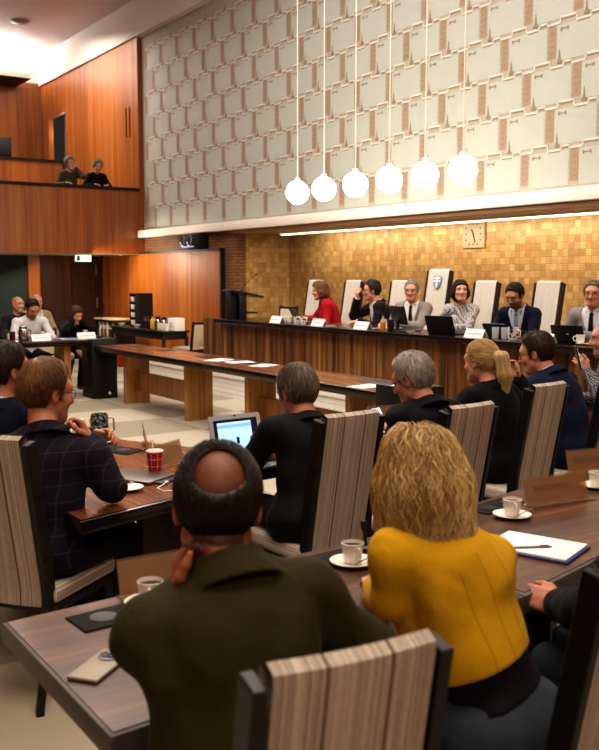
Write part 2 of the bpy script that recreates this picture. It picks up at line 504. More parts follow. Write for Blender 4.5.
# ------------------------------------------------------------------ hair styles (head space)
def hair_def(look):
    st = look['hair']; t = look.get('hair_t', .012)
    cap = ell(HC+V3(0, -.004, .004), (.079+t*.8, .1+t*.9, .092+t*1.1))
    crown = V3(0, -.07, .13)
    def comb_short(p):
        v = p-crown; v = v/(np.linalg.norm(v, axis=1)[:, None]+1e-9)
        g = np.zeros_like(v); g[:, 2] = -.55
        fr = np.clip((p[:, 1]-.0)/.05, 0, 1)[:, None]*np.clip((p[:, 2]-.05)/.04, 0, 1)[:, None]
        fringe = np.array([look.get('part', .8), -.5, .35])
        return (v+g)*(1-fr)+fringe*fr
    def comb_over(p):
        c = comb_short(p); w = np.clip((p[:, 2]-.03)/.05, 0, 1)[:, None]
        return c*(1-w)+np.array([.15, -.75, -.35])*w
    if st in ('short', 'balding', 'receding', 'buzz', 'curly', 'fluffy'):
        line = 'receding' if st in ('receding', 'balding', 'buzz') else 'short'
        base = union([cap, ell((0, -.03, .085), (.058, .072, .036+t))], .02) if st in ('curly', 'fluffy', 'short') else cap
        wr = wrinkle(5, .006 if st in ('curly', 'fluffy') else .0025, 60)
        def f(p):
            d = base(p)-wr(p)
            d = smax(d, -hairline(p, line)*.8, .012)
            d = smax(d, -(HEAD_IN(p)), .004)
            if st == 'balding':
                d = smax(d, -ell((look.get('bald_x', 0), look.get('bald_y', -.02), look.get('bald_z', .125)), look.get('bald_r', (.062, .085, .07)))(p), .045)
            return d
        return f, (comb_over if st == 'balding' else comb_short), dict(short=(3400, .034, 5, .0012, .006), balding=(3200, .042, 6, .0011, .005), receding=(2200, .03, 5, .0014, .005), buzz=(1200, .008, 2, .0009, .001), curly=(2600, .04, 6, .0016, .012), fluffy=(2400, .045, 6, .0016, .014))[st]+((.7 if st in ('curly', 'fluffy') else .15),)
    def comb_down(p):
        v = p-V3(0, -.02, .16); v = v/(np.linalg.norm(v, axis=1)[:, None]+1e-9); v[:, 2] *= .3
        w = np.clip((p[:, 2]-.02)/.08, 0, 1)[:, None]
        return v*w+np.array([0, -.05, -1.])*(1-w*.6)
    if st == 'bob':
        L = look.get('bob', .1)
        mass = union([cap, ell((0, -.035, -.03), (.088+t, .085+t, .09)), rcone((-.075, .0, -.02), (-.078, .0, -.02-L*.7), .03, .026), rcone((.075, .0, -.02), (.078, .0, -.02-L*.7), .03, .026),
                      rcone((0, -.07, -.03), (0, -.075, -.03-L*.7), .055, .05)], .03)
        wr = wrinkle(8, .005, 45)
        face = ell((0, .105, -.035), (.06, .085, .1))
        def f(p):
            d = mass(p)-wr(p); d = smax(d, -face(p), .012); d = smax(d, -(HEAD_IN(p)), .004)
            return smax(d, -hairline(p, 'bob')*.6, .01)
        return f, comb_down, (2200, .07, 7, .0017, .01, .35)
    if st == 'long':
        mass = union([cap, ell((0, -.03, -.03), (.092+t, .09+t, .1)), rcone((-.08, .0, -.02), (-.078, -.02, -.19), .034, .032), rcone((.08, .0, -.02), (.084, -.02, -.17), .034, .034),
                      rcone((-.04, -.08, -.03), (-.035, -.115, -.25), .058, .034), rcone((.045, -.08, -.03), (.05, -.115, -.27), .058, .034),
                      rcone((0, -.09, -.05), (0, -.125, -.31), .06, .025)], .035)
        wr = wrinkle(11, .011, 34, stretch=(1.4, 1.4, .5))
        face = ell((0, .105, -.045), (.06, .085, .11))
        def f(p):
            d = mass(p)-wr(p); d = smax(d, -face(p), .012)
            return smax(d, -hairline(p, 'bob')*.0-(.35+p[:, 2])*1., .01)
        return f, comb_down, (8000, .17, 12, .0014, .016, .55)
    if st == 'ponytail':
        tail = union([rcone((0, -.118, .035), (0, -.155, .015), .022, .036), rcone((0, -.155, .015), (.0, -.17, -.09), .038, .042), rcone((0, -.17, -.09), (0, -.15, -.23), .042, .014)], .02)
        wr = wrinkle(9, .003, 50, stretch=(1.4, 1.4, .4))
        tie = V3(0, -.125, .033)
        def f(p):
            d = cap(p); d = smax(d, -hairline(p, 'swept')*.8, .012); d = smax(d, -(HEAD_IN(p)), .004)
            return smin(d, tail(p), .008)-wr(p)
        def comb(p):
            v = tie-p; v = v/(np.linalg.norm(v, axis=1)[:, None]+1e-9)
            w = np.clip((-.115-p[:, 1])/.01, 0, 1)[:, None]
            return v*(1-w)+np.array([0, .05, -1.])*w
        return f, comb, (3600, .09, 9, .0015, .005, .1)
_hin = ell(HC, (.070, .09, .083))
def HEAD_IN(p): return _hin(p)

# ------------------------------------------------------------------ the figure
PERSONS = []
def person(label, loc, heading, pose, look, group=None, h=.007, detail=1.0):
    root = thing('person', label, 'person', loc, heading, group)
    S = pose.get('scale', 1.0); fem = look.get('fem', False)
    hip = V3(0, 0, pose.get('hip', .56))
    lean, hunch, side, twist = (R(pose.get(k, d)) for k, d in (('lean', 4), ('hunch', 6), ('side', 0), ('twist', 0)))
    def rot(y, x, z): return np.array(Matrix.Rotation(-z, 3, 'Z') @ Matrix.Rotation(y, 3, 'Y') @ Matrix.Rotation(-x, 3, 'X'))
    T1 = rot(side*.8, lean, twist*.5); CM = rot(side, lean+hunch, twist)
    sw = look.get('sw', .15 if fem else .178); bl = look.get('belly', 0.); ck = look.get('chest', 0.)
    ts = pose.get('ts', 1.0)
    waist = hip+T1@V3(0, 0, .18*ts); chest = waist+CM@V3(0, 0, .165*ts); neckb = chest+CM@V3(0, -.012, .15+.035*ts)
    sf = pose.get('sh_f', .01)
    sh = [chest+CM@V3(s*sw, sf, .125+pose.get('shrug', (0, 0))[0 if s < 0 else 1]) for s in (-1, 1)]
    yaw, pitch, roll = (R(a) for a in pose.get('head', (0, 5, 0)))
    HM = np.array(Matrix.Rotation(-yaw, 3, 'Z') @ Matrix.Rotation(roll, 3, 'Y') @ Matrix.Rotation(-pitch, 3, 'X'))
    hp = neckb+CM@V3(0, .035, .108)+HM@V3(0, .01, .055)+V3(*pose.get('head_off', (0, 0, 0)))
    hs = look.get('head_s', 1.0 if fem else 1.04)
    nk0 = neckb-CM@V3(0, 0, .03); nk1 = hp+HM@V3(0, -.022, -.06)*hs; nr = .05 if fem else .06
    # arms
    arms = []
    dflt = {'L': ((-.2, .36, .72-pose.get('hip', .56)+.56-.0), (-.45, .1, .5), (.3, 1, -.1), (.1, -.1, -1), .35), 'R': ((.2, .36, .72-pose.get('hip', .56)+.56), (.45, .1, .5), (-.3, 1, -.1), (-.1, -.1, -1), .35)}
    for i, k in enumerate('LR'):
        a = pose.get(k) or dflt[k]
        W, pole, d, n, curl = [np.array(v, float) if not np.isscalar(v) else v for v in a[:5]]
        E, W = ik(sh[i], W, pose.get('ua', .285), pose.get('fa', .255), pole) if 'E'+k not in pose else (np.array(pose['E'+k], float), W)
        arms.append((sh[i], E, W, nrm(d), nrm(n), curl, k == 'R', a[5] if len(a) > 5 else .6))
    # legs
    legs = []
    for s in (-1, 1):
        hj = hip+V3(s*.09, .02, -.01)
        kn = V3(*pose.get('kneeL' if s < 0 else 'kneeR', (s*.12, .43, .54-.56+pose.get('hip', .56))))
        an = V3(*pose.get('footL' if s < 0 else 'footR', (s*.12, .40, .09)))
        legs.append((hj, kn, an))
    up = V3(0, 0, 1)
    def torso(inf, lower=True):
        fw = .86 if fem else 1.0
        fs = [ell(waist+T1@V3(0, .01+bl*.4, -.0), V3(.145*fw+bl*.8, .105+bl, .17)+inf, T1), ell(chest, V3(.158*fw+ck, .108+ck*.6, .185)+inf, CM),
              rcone(sh[0], sh[1], .05+inf, .05+inf), rcone(neckb-CM@V3(0, 0, .01), sh[0]+CM@V3(.02, 0, .005), .052+inf*.6, .05+inf), rcone(neckb-CM@V3(0, 0, .01), sh[1]+CM@V3(-.02, 0, .005), .052+inf*.6, .05+inf),
              ell(chest+CM@V3(0, -.03, .06), V3(sw*.9, .085, .1)+inf, CM)]
        if fem: fs += [ell(chest+CM@V3(s*.07, .085, -.01), V3(.065, .06, .065)+inf*.7, CM) for s in (-1, 1)]
        if lower: fs += [ell(hip, V3(.165+bl*.5+(.012 if fem else 0), .13+bl*.4, .125)+inf, T1)]
        return union(fs, .045)
    ar = look.get('arm', 1.0)*(.84 if fem else .95)
    def armf(inf, cut=0.0):
        fs = []
        for (s_, e_, w_, d_, n_, c_, r_, t_) in arms:
            fe = w_-nrm(w_-e_)*cut
            fs.append(bounded(union([rcone(s_, e_, .052*ar+inf, .042*ar+inf), rcone(e_, e_+(fe-e_)*.35, .043*ar+inf, .042*ar+inf), rcone(e_+(fe-e_)*.35, fe, .042*ar+inf, .028*ar+inf*1.25)], .02), (s_+w_)/2, .36))
        return fs
    def neckf(inf=0): return rcone(nk0, nk1, nr+.006+inf, nr-.004+inf)
    hands = [hand_fn(w_+nrm(w_-e_)*.0, d_, n_, c_, r_, t_, sc=.9 if fem else 1.0) for (s_, e_, w_, d_, n_, c_, r_, t_) in arms]
    def headf(p): return HEAD((p-hp)@HM/hs)*hs
    headb = bounded(headf, hp, .17)
    tb = torso(-.004); ab = armf(-.004); nb_ = neckf()
    lb = [bounded(union([rcone(a, b, .07, .044), rcone(b, c, .042, .03)], .02), (a+c)/2, .5) for a, b, c in legs]
    def bodyf(p):
        d = tb(p)
        for a in ab: d = smin(d, a(p), .025)
        for a in lb: d = smin(d, a(p), .03)
        d = smin(d, nb_(p), .02); d = smin(d, headb(p), .018)
        for g in hands: d = smin(d, g(p), .012)
        return d
    pts = np.array([hip-V3(.22, .2, .15), hip+V3(.22, .2, 0), hp-.17, hp+.17]+[x for a in arms for x in (a[0]-.1, a[0]+.1, a[1]-.08, a[1]+.08, a[2]-.2, a[2]+.2)]+[x for l in legs for x in (l[1]-.09, l[1]+.09, l[2]-.06, l[2]+.06)])
    lo, hi = pts.min(0)-.02, pts.max(0)+.02
    P, Q = mesh_sdf(bodyf, lo, hi, h); P = relax(P, Q, 1, .35)
    q = (P-hp)@HM/hs
    colr = np.tile(np.array(srgb(look.get('skin', 'c98a6b'))[:3]), (len(P), 1))
    m = np.linalg.norm(q, axis=1) < .17
    colr[m] = head_colors(q[m], look.get('skin', 'c98a6b'), look.get('lip', 'a0584c'), look.get('brow', '3a2618'), look)
    if look.get('scalp2'):
        bc = np.array([look.get('bald_x', 0), look.get('bald_y', -.02), look.get('bald_z', .125)]); w = np.clip(np.linalg.norm((q-bc)/(np.array(look['bald_r'])*1.25), axis=1)-.35, 0, 1)*m*(hairline(q, 'receding') > 0); colr = colr*(1-w[:, None])+np.array(srgb(look['scalp2'])[:3])*w[:, None]
    if look.get('scalp'):
        w = np.clip(hairline(q, 'receding')/.02, 0, 1)*m*.75; colr = colr*(1-w[:, None])+np.array(srgb(look['scalp'])[:3])*w[:, None]
    np_obj('body', P, Q, attr_mat('skin', .55, .35, 1), root, colr)
    # garments
    out = look['outfit']; sd = look.get('seed', len(PERSONS)+1)
    wr = wrinkle(sd, look.get('fold', .010), 26, stretch=(1, 1, 1.5)); wr2 = wrinkle(sd+50, .002, 70)
    neckdir = nrm(nk1-nk0)
    def collar(r, th, z0, z1, open_=0.0, flare=.3):
        def f(p):
            v = p-neckb; t = v@neckdir; rad = np.linalg.norm(v-t[:, None]*neckdir, axis=1)
            d = np.abs(rad-(r+flare*np.maximum(0, .03-t)))-th
            d = smax(d, t-z1, .006); d = smax(d, z0-t, .006)
            if open_:
                qq = v@CM; d = smax(d, -np.maximum(np.abs(qq[:, 0])-open_, -qq[:, 1]), .004)
            return d
        return f
    hem = look.get('hem', -.1)
    def garment(name, inf, mat, open_w=None, sleeve=.0, hem=hem, neck_r=None, col_=None, vneck=None, top=None, short_waist=False, fold=1.0, tint=None):
        tf = torso(inf); af = armf(inf+.003, sleeve) if sleeve is not None else []
        nh = rcone(neckb-CM@V3(0, -.01, .03), nk1+neckdir*.1, neck_r or nr+.008, nr+.02)
        def f(p):
            w = (wr(p)+wr2(p))*fold
            d = tf(p)-w
            qq = (p-chest)@CM
            d = smax(d, -nh(p), .008)
            if open_w:
                ww = open_w*np.clip((qq[:, 2]+.17)/.32, 0, 1)
                lap = np.clip(1-np.abs(np.abs(qq[:, 0])-ww-.018)/.02, 0, 1)*(qq[:, 1] > 0)*(qq[:, 2] > -.14)
                d = d-.005*lap
                d = smax(d, -np.maximum(np.abs(qq[:, 0])-ww, .02-qq[:, 1]), .004)
            if vneck:
                ww = vneck*np.clip((qq[:, 2]-.02)/.14, 0, 1)
                d = smax(d, -np.maximum(np.abs(qq[:, 0])-ww, .02-qq[:, 1]), .004)
            for a in af: d = smin(d, a(p)-w, .03 if not open_w else .018)
            if col_ is not None: d = smin(d, col_(p), .006)
            if look.get('peplum'):
                zz = (p-hip)@T1; d = d-look['peplum']*np.clip((.1-zz[:, 2])/.12, 0, 1)
            zz = (p-hip)@T1
            if top is not None: d = smax(d, zz[:, 2]-top, .01)
            return smax(d, hem-zz[:, 2]+look.get('hem_tilt', 0)*zz[:, 0], .006)
        a = [hip-V3(.26, .26, .2), hip+V3(.26, .26, 0), neckb-.1, neckb+.12]+[x for A in arms for x in (A[0]-.11, A[0]+.11, A[1]-.1, A[1]+.1)]+([x for A in arms for x in (A[2]-.08, A[2]+.08)] if sleeve is not None else [])
        a = np.array(a); P, Q = mesh_sdf(f, a.min(0)-.02, a.max(0)+.02, h); P = relax(P, Q, 1, .4)
        return np_obj(name, P, Q, mat, root), f
    sleeve = .015
    if out['kind'] == 'suit':
        jm = cloth_mat(out['mat'], out['c'], out.get('rough', .8), out.get('pattern'), out.get('c2'))
        jk, jf = garment('jacket', .016, jm, open_w=out.get('open', .07), sleeve=.02, neck_r=nr+.016, col_=collar(nr+.02, .006, -.035, .022, .05, .5))
        sm = cloth_mat('shirt_'+out['shirt'], out['shirt'], .75)
        garment('shirt', .006, sm, sleeve=.0, hem=.02, neck_r=nr+.002, col_=collar(nr+.007, .004, -.03, .034, .012, .25), fold=.3)
        if out.get('tie'):
            sf_ = torso(.013)
            def tie(p):
                qq = (p-chest)@CM; wz = .019+.016*np.clip((.14-qq[:, 2])/.3, 0, 1)
                d = np.maximum(np.maximum(sf_(p), np.abs(qq[:, 0])-wz), np.maximum(-qq[:, 1], qq[:, 2]-.165))
                d = np.maximum(d, -.24-qq[:, 2])
                return smin(d, ell(chest+CM@V3(0, .078, .158), (.02, .016, .02), CM)(p), .005)
            a = np.array([chest-.27, chest+.25]); P, Q = mesh_sdf(tie, a[0], a[1], .006)
            np_obj('necktie', P, Q, cloth_mat('tie_'+out['tie'], out['tie'], .5), root)
    elif out['kind'] == 'jacket':
        jm = cloth_mat(out['mat'], out['c'], out.get('rough', .85), out.get('pattern'), out.get('c2'), fold=out.get('bump', .25), seam=out.get('seam'))
        garment('jacket', out.get('inf', .016), jm, sleeve=out.get('sleeve', .02), neck_r=nr+.012, col_=collar(nr+.018, .007, -.03, out.get('collar', .03), out.get('copen', .03), .5), vneck=out.get('vneck'))
        if out.get('under'):
            garment('undershirt', .003, cloth_mat('under_'+out['under'], out['under'], .8), sleeve=None, hem=out.get('under_hem', -.02), neck_r=nr+.004, fold=1.0, top=out.get('under_top'))
    else:
        jm = cloth_mat(out['mat'], out['c'], out.get('rough', .8), out.get('pattern'), out.get('c2'))
        garment(out.get('name', 'shirt'), .009, jm, sleeve=out.get('sleeve', .02), neck_r=nr+.004, col_=collar(nr+.01, .005, -.03, out.get('collar', .032), .02, .35) if out.get('collar', .03) else None, vneck=out.get('vneck'))
    # trousers and shoes
    tm = cloth_mat(look.get('leg_mat', 'dark_trousers'), look.get('leg_c', '17171c'), .85, look.get('leg_p'), look.get('leg_c2'))
    tf = [ell(hip, V3(.172+bl*.5+(.012 if fem else 0), .137+bl*.4, .12), T1), rcone(hip+T1@V3(0, .0, .04), hip+T1@V3(0, .005, .11), .13+bl*.6, .12+bl*.6)]
    lf = [union([rcone(a, b, .095, .066), rcone(b, c+V3(0, 0, .02), .064, .05)], .025) for a, b, c in legs]
    wl = wrinkle(sd+9, .006, 24)
    def trf(p):
        d = tf[0](p)
        for x in lf: d = smin(d, x(p), .03)
        d = d-wl(p)
        return smax(d, ((p-hip)@T1)[:, 2]-.11, .006)
    a = np.array([hip-V3(.24, .24, .16), hip+V3(.24, .24, .14)]+[x for l in legs for x in (l[1]-.1, l[1]+.1, l[2]-.09, l[2]+.09)])
    P, Q = mesh_sdf(trf, a.min(0), a.max(0), max(h, .009)); P = relax(P, Q, 1, .4)
    np_obj('trousers', P, Q, tm, root)
    for i, (a_, b_, c_) in enumerate(legs):
        fd = nrm(V3(*((c_-hip)*V3(1, 1, 0)))*.35+V3(0, 1, 0)); b0 = V3(c_[0], c_[1], .045)
        sf2 = union([rcone(b0-fd*.05, b0+fd*.15, .042, .036), rcone(c_, b0-fd*.03, .045, .042)], .02)
        def sfn(p): return smax(sf2(p), .002-p[:, 2], .004)
        P, Q = mesh_sdf(sfn, b0-V3(.2, .2, .06), b0+V3(.2, .25, .12), .009)
        np_obj('shoe', P, Q, plain('black_leather', '14110f', .35), root)
    # hair
    if look.get('hair'):
        st_ = look['hair']
        f, comb, (N, L, seg, wd, off, wav) = hair_def(look)
        hh = max(.0045, h*.8)
        a, b = V3(-.16, -.26, -.36), V3(.16, .14, .18)
        P, Q = mesh_sdf(f, a, b, hh); P = relax(P, Q, 1, .4)
        rng = np.random.default_rng(sd+100)
        c1 = np.array(srgb(look['hair_c'])[:3]); c2 = np.array(srgb(look.get('hair_c2', look['hair_c']))[:3])
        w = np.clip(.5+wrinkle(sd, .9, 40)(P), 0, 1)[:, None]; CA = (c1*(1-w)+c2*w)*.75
        Pa, Qa, Ca = [P], [Q], [CA]
        N = int(N*detail*look.get('hair_n', 1))
        if N and len(Q):
            tri = Q[rng.integers(0, len(Q), N)]; u = rng.dirichlet((1, 1, 1, 1), N)
            roots = (P[tri]*u[:, :, None]).sum(1)
            if st_ == 'balding' and False:
                v = rng.normal(size=(900, 3))*.35+np.array([look.get('bald_x', 0), look.get('bald_y', -.02), look.get('bald_z', .125)])-HC; v /= np.linalg.norm(v, axis=1)[:, None]
                roots = np.concatenate([roots, HC+v*np.array([.078, .099, .091])])
            if look.get('hair_root'): roots = roots[look['hair_root'](roots)]
            Ls = L*look.get('hair_l', 1)*rng.uniform(.6, 1.35, len(roots))
            SP, SQ, per = strands(f, roots, comb, Ls, seg, wd*look.get('hair_w', 1.0), off*look.get('hair_off', 1.0), rng, wav)
            t = np.clip(rng.normal(.5+wrinkle(sd, .6, 30)(roots), .3), 0, 1); cs = c1*(1-t[:, None])+c2*t[:, None]; cs *= rng.uniform(.7, 1.25, len(roots))[:, None]
            Pa.append(SP); Qa.append(SQ+len(P)); Ca.append(np.repeat(cs, per, 0))
        P = np.concatenate(Pa); P = hp+(P*hs)@HM.T
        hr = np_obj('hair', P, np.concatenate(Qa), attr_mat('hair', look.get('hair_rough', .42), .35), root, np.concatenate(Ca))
        if look['hair'] == 'ponytail':
            mb = MB(); cc = hp+HM@V3(0, -.128, .033)*hs
            ax = Matrix(HM.tolist()).to_4x4(); rr = [(.024*math.cos(t), 0, .024*math.sin(t)) for t in np.linspace(0, 2*PI, 15)]
            mb.tube([Vector(cc)+ax @ Vector(v) for v in rr], .006, 6, False); mb.build('hair_tie', plain('hair_tie', '15110f', .6), root)
    if look.get('glasses'): glasses(root, HM*hs, hp, look['glasses'])
    PERSONS.append(root)
    return root
# ------------------------------------------------------------------ shared materials
M_wall = wood('wall_panel_wood', 'a4561f', 'c0702d', 'd2853c', 'z', .55, .42, plank=.62, plank_axis='y', coat=.0, spec=.3)
M_wallx = wood('balcony_wood', '9c5320', 'b4672b', 'c67b39', 'z', .55, .3, plank=.62, plank_axis='x', coat=.25)
M_door = wood('dark_door_wood', '2e1b14', '45291d', '5c392a', 'z', .8, .4, plank=.28, plank_axis='x')
M_desk = wood('desk_panel_wood', '4a2c17', '8a5a32', 'b5824c', 'z', .9, .4, plank=.115, plank_axis='y', contrast=(.36, .62))
M_top = wood('desk_top_dark', '0d0807', '1a100d', '2c1c16', 'y', .6, .22, coat=.3)
M_tab = wood('table_top_wood', '6a3618', '9a5a2e', 'bd7c44', 'y', .55, .26, plank=.21, plank_axis='x', coat=.35)
M_tabx = wood('table_top_wood_cross', '3c2014', '68402a', '8a5a3e', 'x', .8, .33, plank=.24, plank_axis='y', coat=.12)
M_leg = wood('oak_leg_wood', 'a06a34', 'bf8748', 'd6a362', 'z', .8, .4)
M_black = plain('black_lacquer', '0a0808', .5, var=.2)
M_blackm = plain('black_metal', '121214', .4, .3)
M_edge = plain('grey_edge', '4b4441', .5, var=.1)
M_white = plain('white_plaster', 'd9d3cb', .8, var=.04, scale=6)
M_cream = plain('cream_ledge', 'ece2d6', .6, var=.03)
M_china = plain('white_china', 'ece8e0', .18, var=.03)
M_paper = plain('white_paper', 'eeece8', .8, var=.02)
M_dark = plain('dark_plastic', '17171a', .4, var=.1)
M_grey = plain('grey_metal', '77757a', .35, .6, var=.06)
M_silver = plain('polished_steel', 'b9b7b4', .22, 1.0, var=.05)
M_coffee = plain('coffee', '21100a', .1)

def fabric_mat(name, stops, seams=True, scale=1.0):
    t = NT(name); v = t.coord(); s = t.sep(v)
    comb = t.n('CombineXYZ'); t.l(t.math('MULTIPLY', s[0], 170*scale), comb.inputs[0]); t.l(t.math('MULTIPLY', s[2], .25), comb.inputs[2])
    f = t.noise(comb.outputs[0], 1, 2, .7)
    c = t.ramp(f, stops)
    w = t.noise(t.coord((260, 260, 90)), 1, 2); c = t.mix(.3, c, t.ramp(w, [(.3, .35), (.7, 1.)]), 'MULTIPLY')
    if seams:
        a = t.math('ABSOLUTE', t.math('SUBTRACT', t.math('ABSOLUTE', s[0]), .06))
        c = t.mix(t.math('LESS_THAN', a, .0022), c, '5a4836')
    t.col(c); t.set(.9, spec=.15); t.bump(f, .25, .003); return t.m
M_fab = fabric_mat('striped_fabric', [(.33, '675c54'), (.42, 'cabfb2'), (.47, '8c8077'), (.52, 'e6dccf'), (.57, 'a39688'), (.61, 'd0c4b6'), (.66, '766b63')])
M_fabw = fabric_mat('pale_striped_fabric', [(.3, 'b9b0a6'), (.45, 'ddd5cb'), (.55, 'c8bfb4'), (.7, 'e8e1d8')], False)

def gold_mat():
    t = NT('gold_tiles'); tc = t.n('TexCoord'); s = t.sep(tc.outputs['Object'])
    cb = t.n('CombineXYZ'); t.l(t.math('ADD', s[0], s[1]), cb.inputs[0]); t.l(s[2], cb.inputs[1])
    br = t.n('TexBrick'); t.l(cb.outputs[0], br.inputs['Vector']); br.offset = .0; br.squash = 1
    br.inputs['Scale'].default_value = 1; br.inputs['Brick Width'].default_value = .088; br.inputs['Row Height'].default_value = .088
    br.inputs['Mortar Size'].default_value = .0018; br.inputs['Color1'].default_value = (0, 0, 0, 1); br.inputs['Color2'].default_value = (1, 1, 1, 1); br.inputs['Mortar'].default_value = (.3, .3, .3, 1); br.inputs['Bias'].default_value = 0
    u = t.math('FLOOR', t.math('DIVIDE', t.math('ADD', s[0], s[1]), .088)); w = t.math('FLOOR', t.math('DIVIDE', s[2], .088))
    par = t.math('MODULO', t.math('ADD', t.math('ADD', u, w), 1000), 2)
    hz = t.math('FRACT', t.math('DIVIDE', s[2], .02933)); vt = t.math('FRACT', t.math('DIVIDE', t.math('ADD', s[0], s[1]), .02933))
    ln = t.math('ADD', t.math('MULTIPLY', par, hz), t.math('MULTIPLY', t.math('SUBTRACT', 1, par), vt))
    groove = t.math('LESS_THAN', ln, .12)
    c = t.ramp(br.outputs['Color'], [(0, '9c7b4b'), (.35, 'a98754'), (.7, 'b69461'), (1, 'c5a471')])
    n = t.noise(t.coord(), 9, 4); c = t.mix(.35, c, t.ramp(n, [(.3, .35), (.7, 1.)]), 'MULTIPLY')
    c = t.mix(t.math('MULTIPLY', groove, .45), c, '4a3312'); c = t.mix(t.math('MULTIPLY', br.outputs['Fac'], .7), c, '4a3312')
    t.col(c); t.set(.42, .25, .5); t.bump(t.math('ADD', br.outputs['Color'], groove), .15, .006); return t.m
M_gold = gold_mat()
def brick_mat(name, c1, c2, mort, w, h, rough=.7, ms=.006):
    t = NT(name); tc = t.n('TexCoord'); s = t.sep(tc.outputs['Object'])
    cb = t.n('CombineXYZ'); t.l(t.math('ADD', s[0], s[1]), cb.inputs[0]); t.l(s[2], cb.inputs[1])
    br = t.n('TexBrick'); t.l(cb.outputs[0], br.inputs['Vector']); br.inputs['Scale'].default_value = 1; br.inputs['Brick Width'].default_value = w; br.inputs['Row Height'].default_value = h
    br.inputs['Mortar Size'].default_value = ms; br.inputs['Color1'].default_value = srgb(c1); br.inputs['Color2'].default_value = srgb(c2); br.inputs['Mortar'].default_value = srgb(mort)
    t.col(br.outputs['Color']); t.set(rough); t.bump(br.outputs['Fac'], -.2, .004); return t.m
M_brown = brick_mat('brown_brick', '6b4526', '7d5533', '3d2514', .19, .055)
M_stone = brick_mat('white_stone', 'efebe4', 'f7f3ec', 'cdc6bb', .9, .066, .5, .004)

def carpet_mat():
    t = NT('carpet_tiles'); s = t.sep(t.coord())
    u = t.math('FLOOR', t.math('DIVIDE', t.math('ADD', s[0], .25), 1.0)); w = t.math('FLOOR', t.math('DIVIDE', t.math('ADD', s[1], .1), 1.0))
    par = t.math('MODULO', t.math('ADD', t.math('ADD', u, w), 100), 2)
    n = t.noise(t.coord(), 1.7, 3); g = t.noise(t.coord(), 240, 3, .7)
    a = t.mix(n, 'b4a995', 'c2b8a6'); b = t.mix(n, '958c7a', 'a19886')
    c = t.mix(par, a, b); c = t.mix(.25, c, t.ramp(g, [(.3, .4), (.7, 1.)]), 'MULTIPLY')
    fu = t.math('FRACT', t.math('DIVIDE', t.math('ADD', s[0], .25), 1.0)); fw = t.math('FRACT', t.math('DIVIDE', t.math('ADD', s[1], .1), 1.0))
    seam = t.math('LESS_THAN', t.math('MINIMUM', fu, fw), .007); c = t.mix(t.math('MULTIPLY', seam, .35), c, '6d6252')
    t.col(c); t.set(.85, spec=.25); t.bump(g, .2, .004); return t.m
M_carpet = carpet_mat()
def struct(mb, name, mats, parent=None):
    o = mb.build(name, mats, parent); 
    if parent is None: o['kind'] = 'structure'
    return o

# ------------------------------------------------------------------ the hall
struct(MB().box2((-6, -3, -.12), (8.4, 24, 0)), 'floor', M_carpet)
pf = MB(); pf.box2((6.3, -1, 0), (9.25, 13.72, .328)); pf.box2((6.28, -1, .285), (9.25, 13.74, .33))
struct(pf, 'platform', M_stone)
struct(MB().box2((-6, -3, 7.25), (9.4, 24, 7.4)), 'ceiling', plain('ceiling_paint', 'd2c6c4', .85, var=.05, scale=2))
struct(MB().box2((-6.2, -3, -.12), (-6, 24, 7.4)), 'wall_left', M_wall)
struct(MB().box2((-6.2, -3.2, -.12), (9.4, -3, 7.4)), 'wall_back', M_wallx)

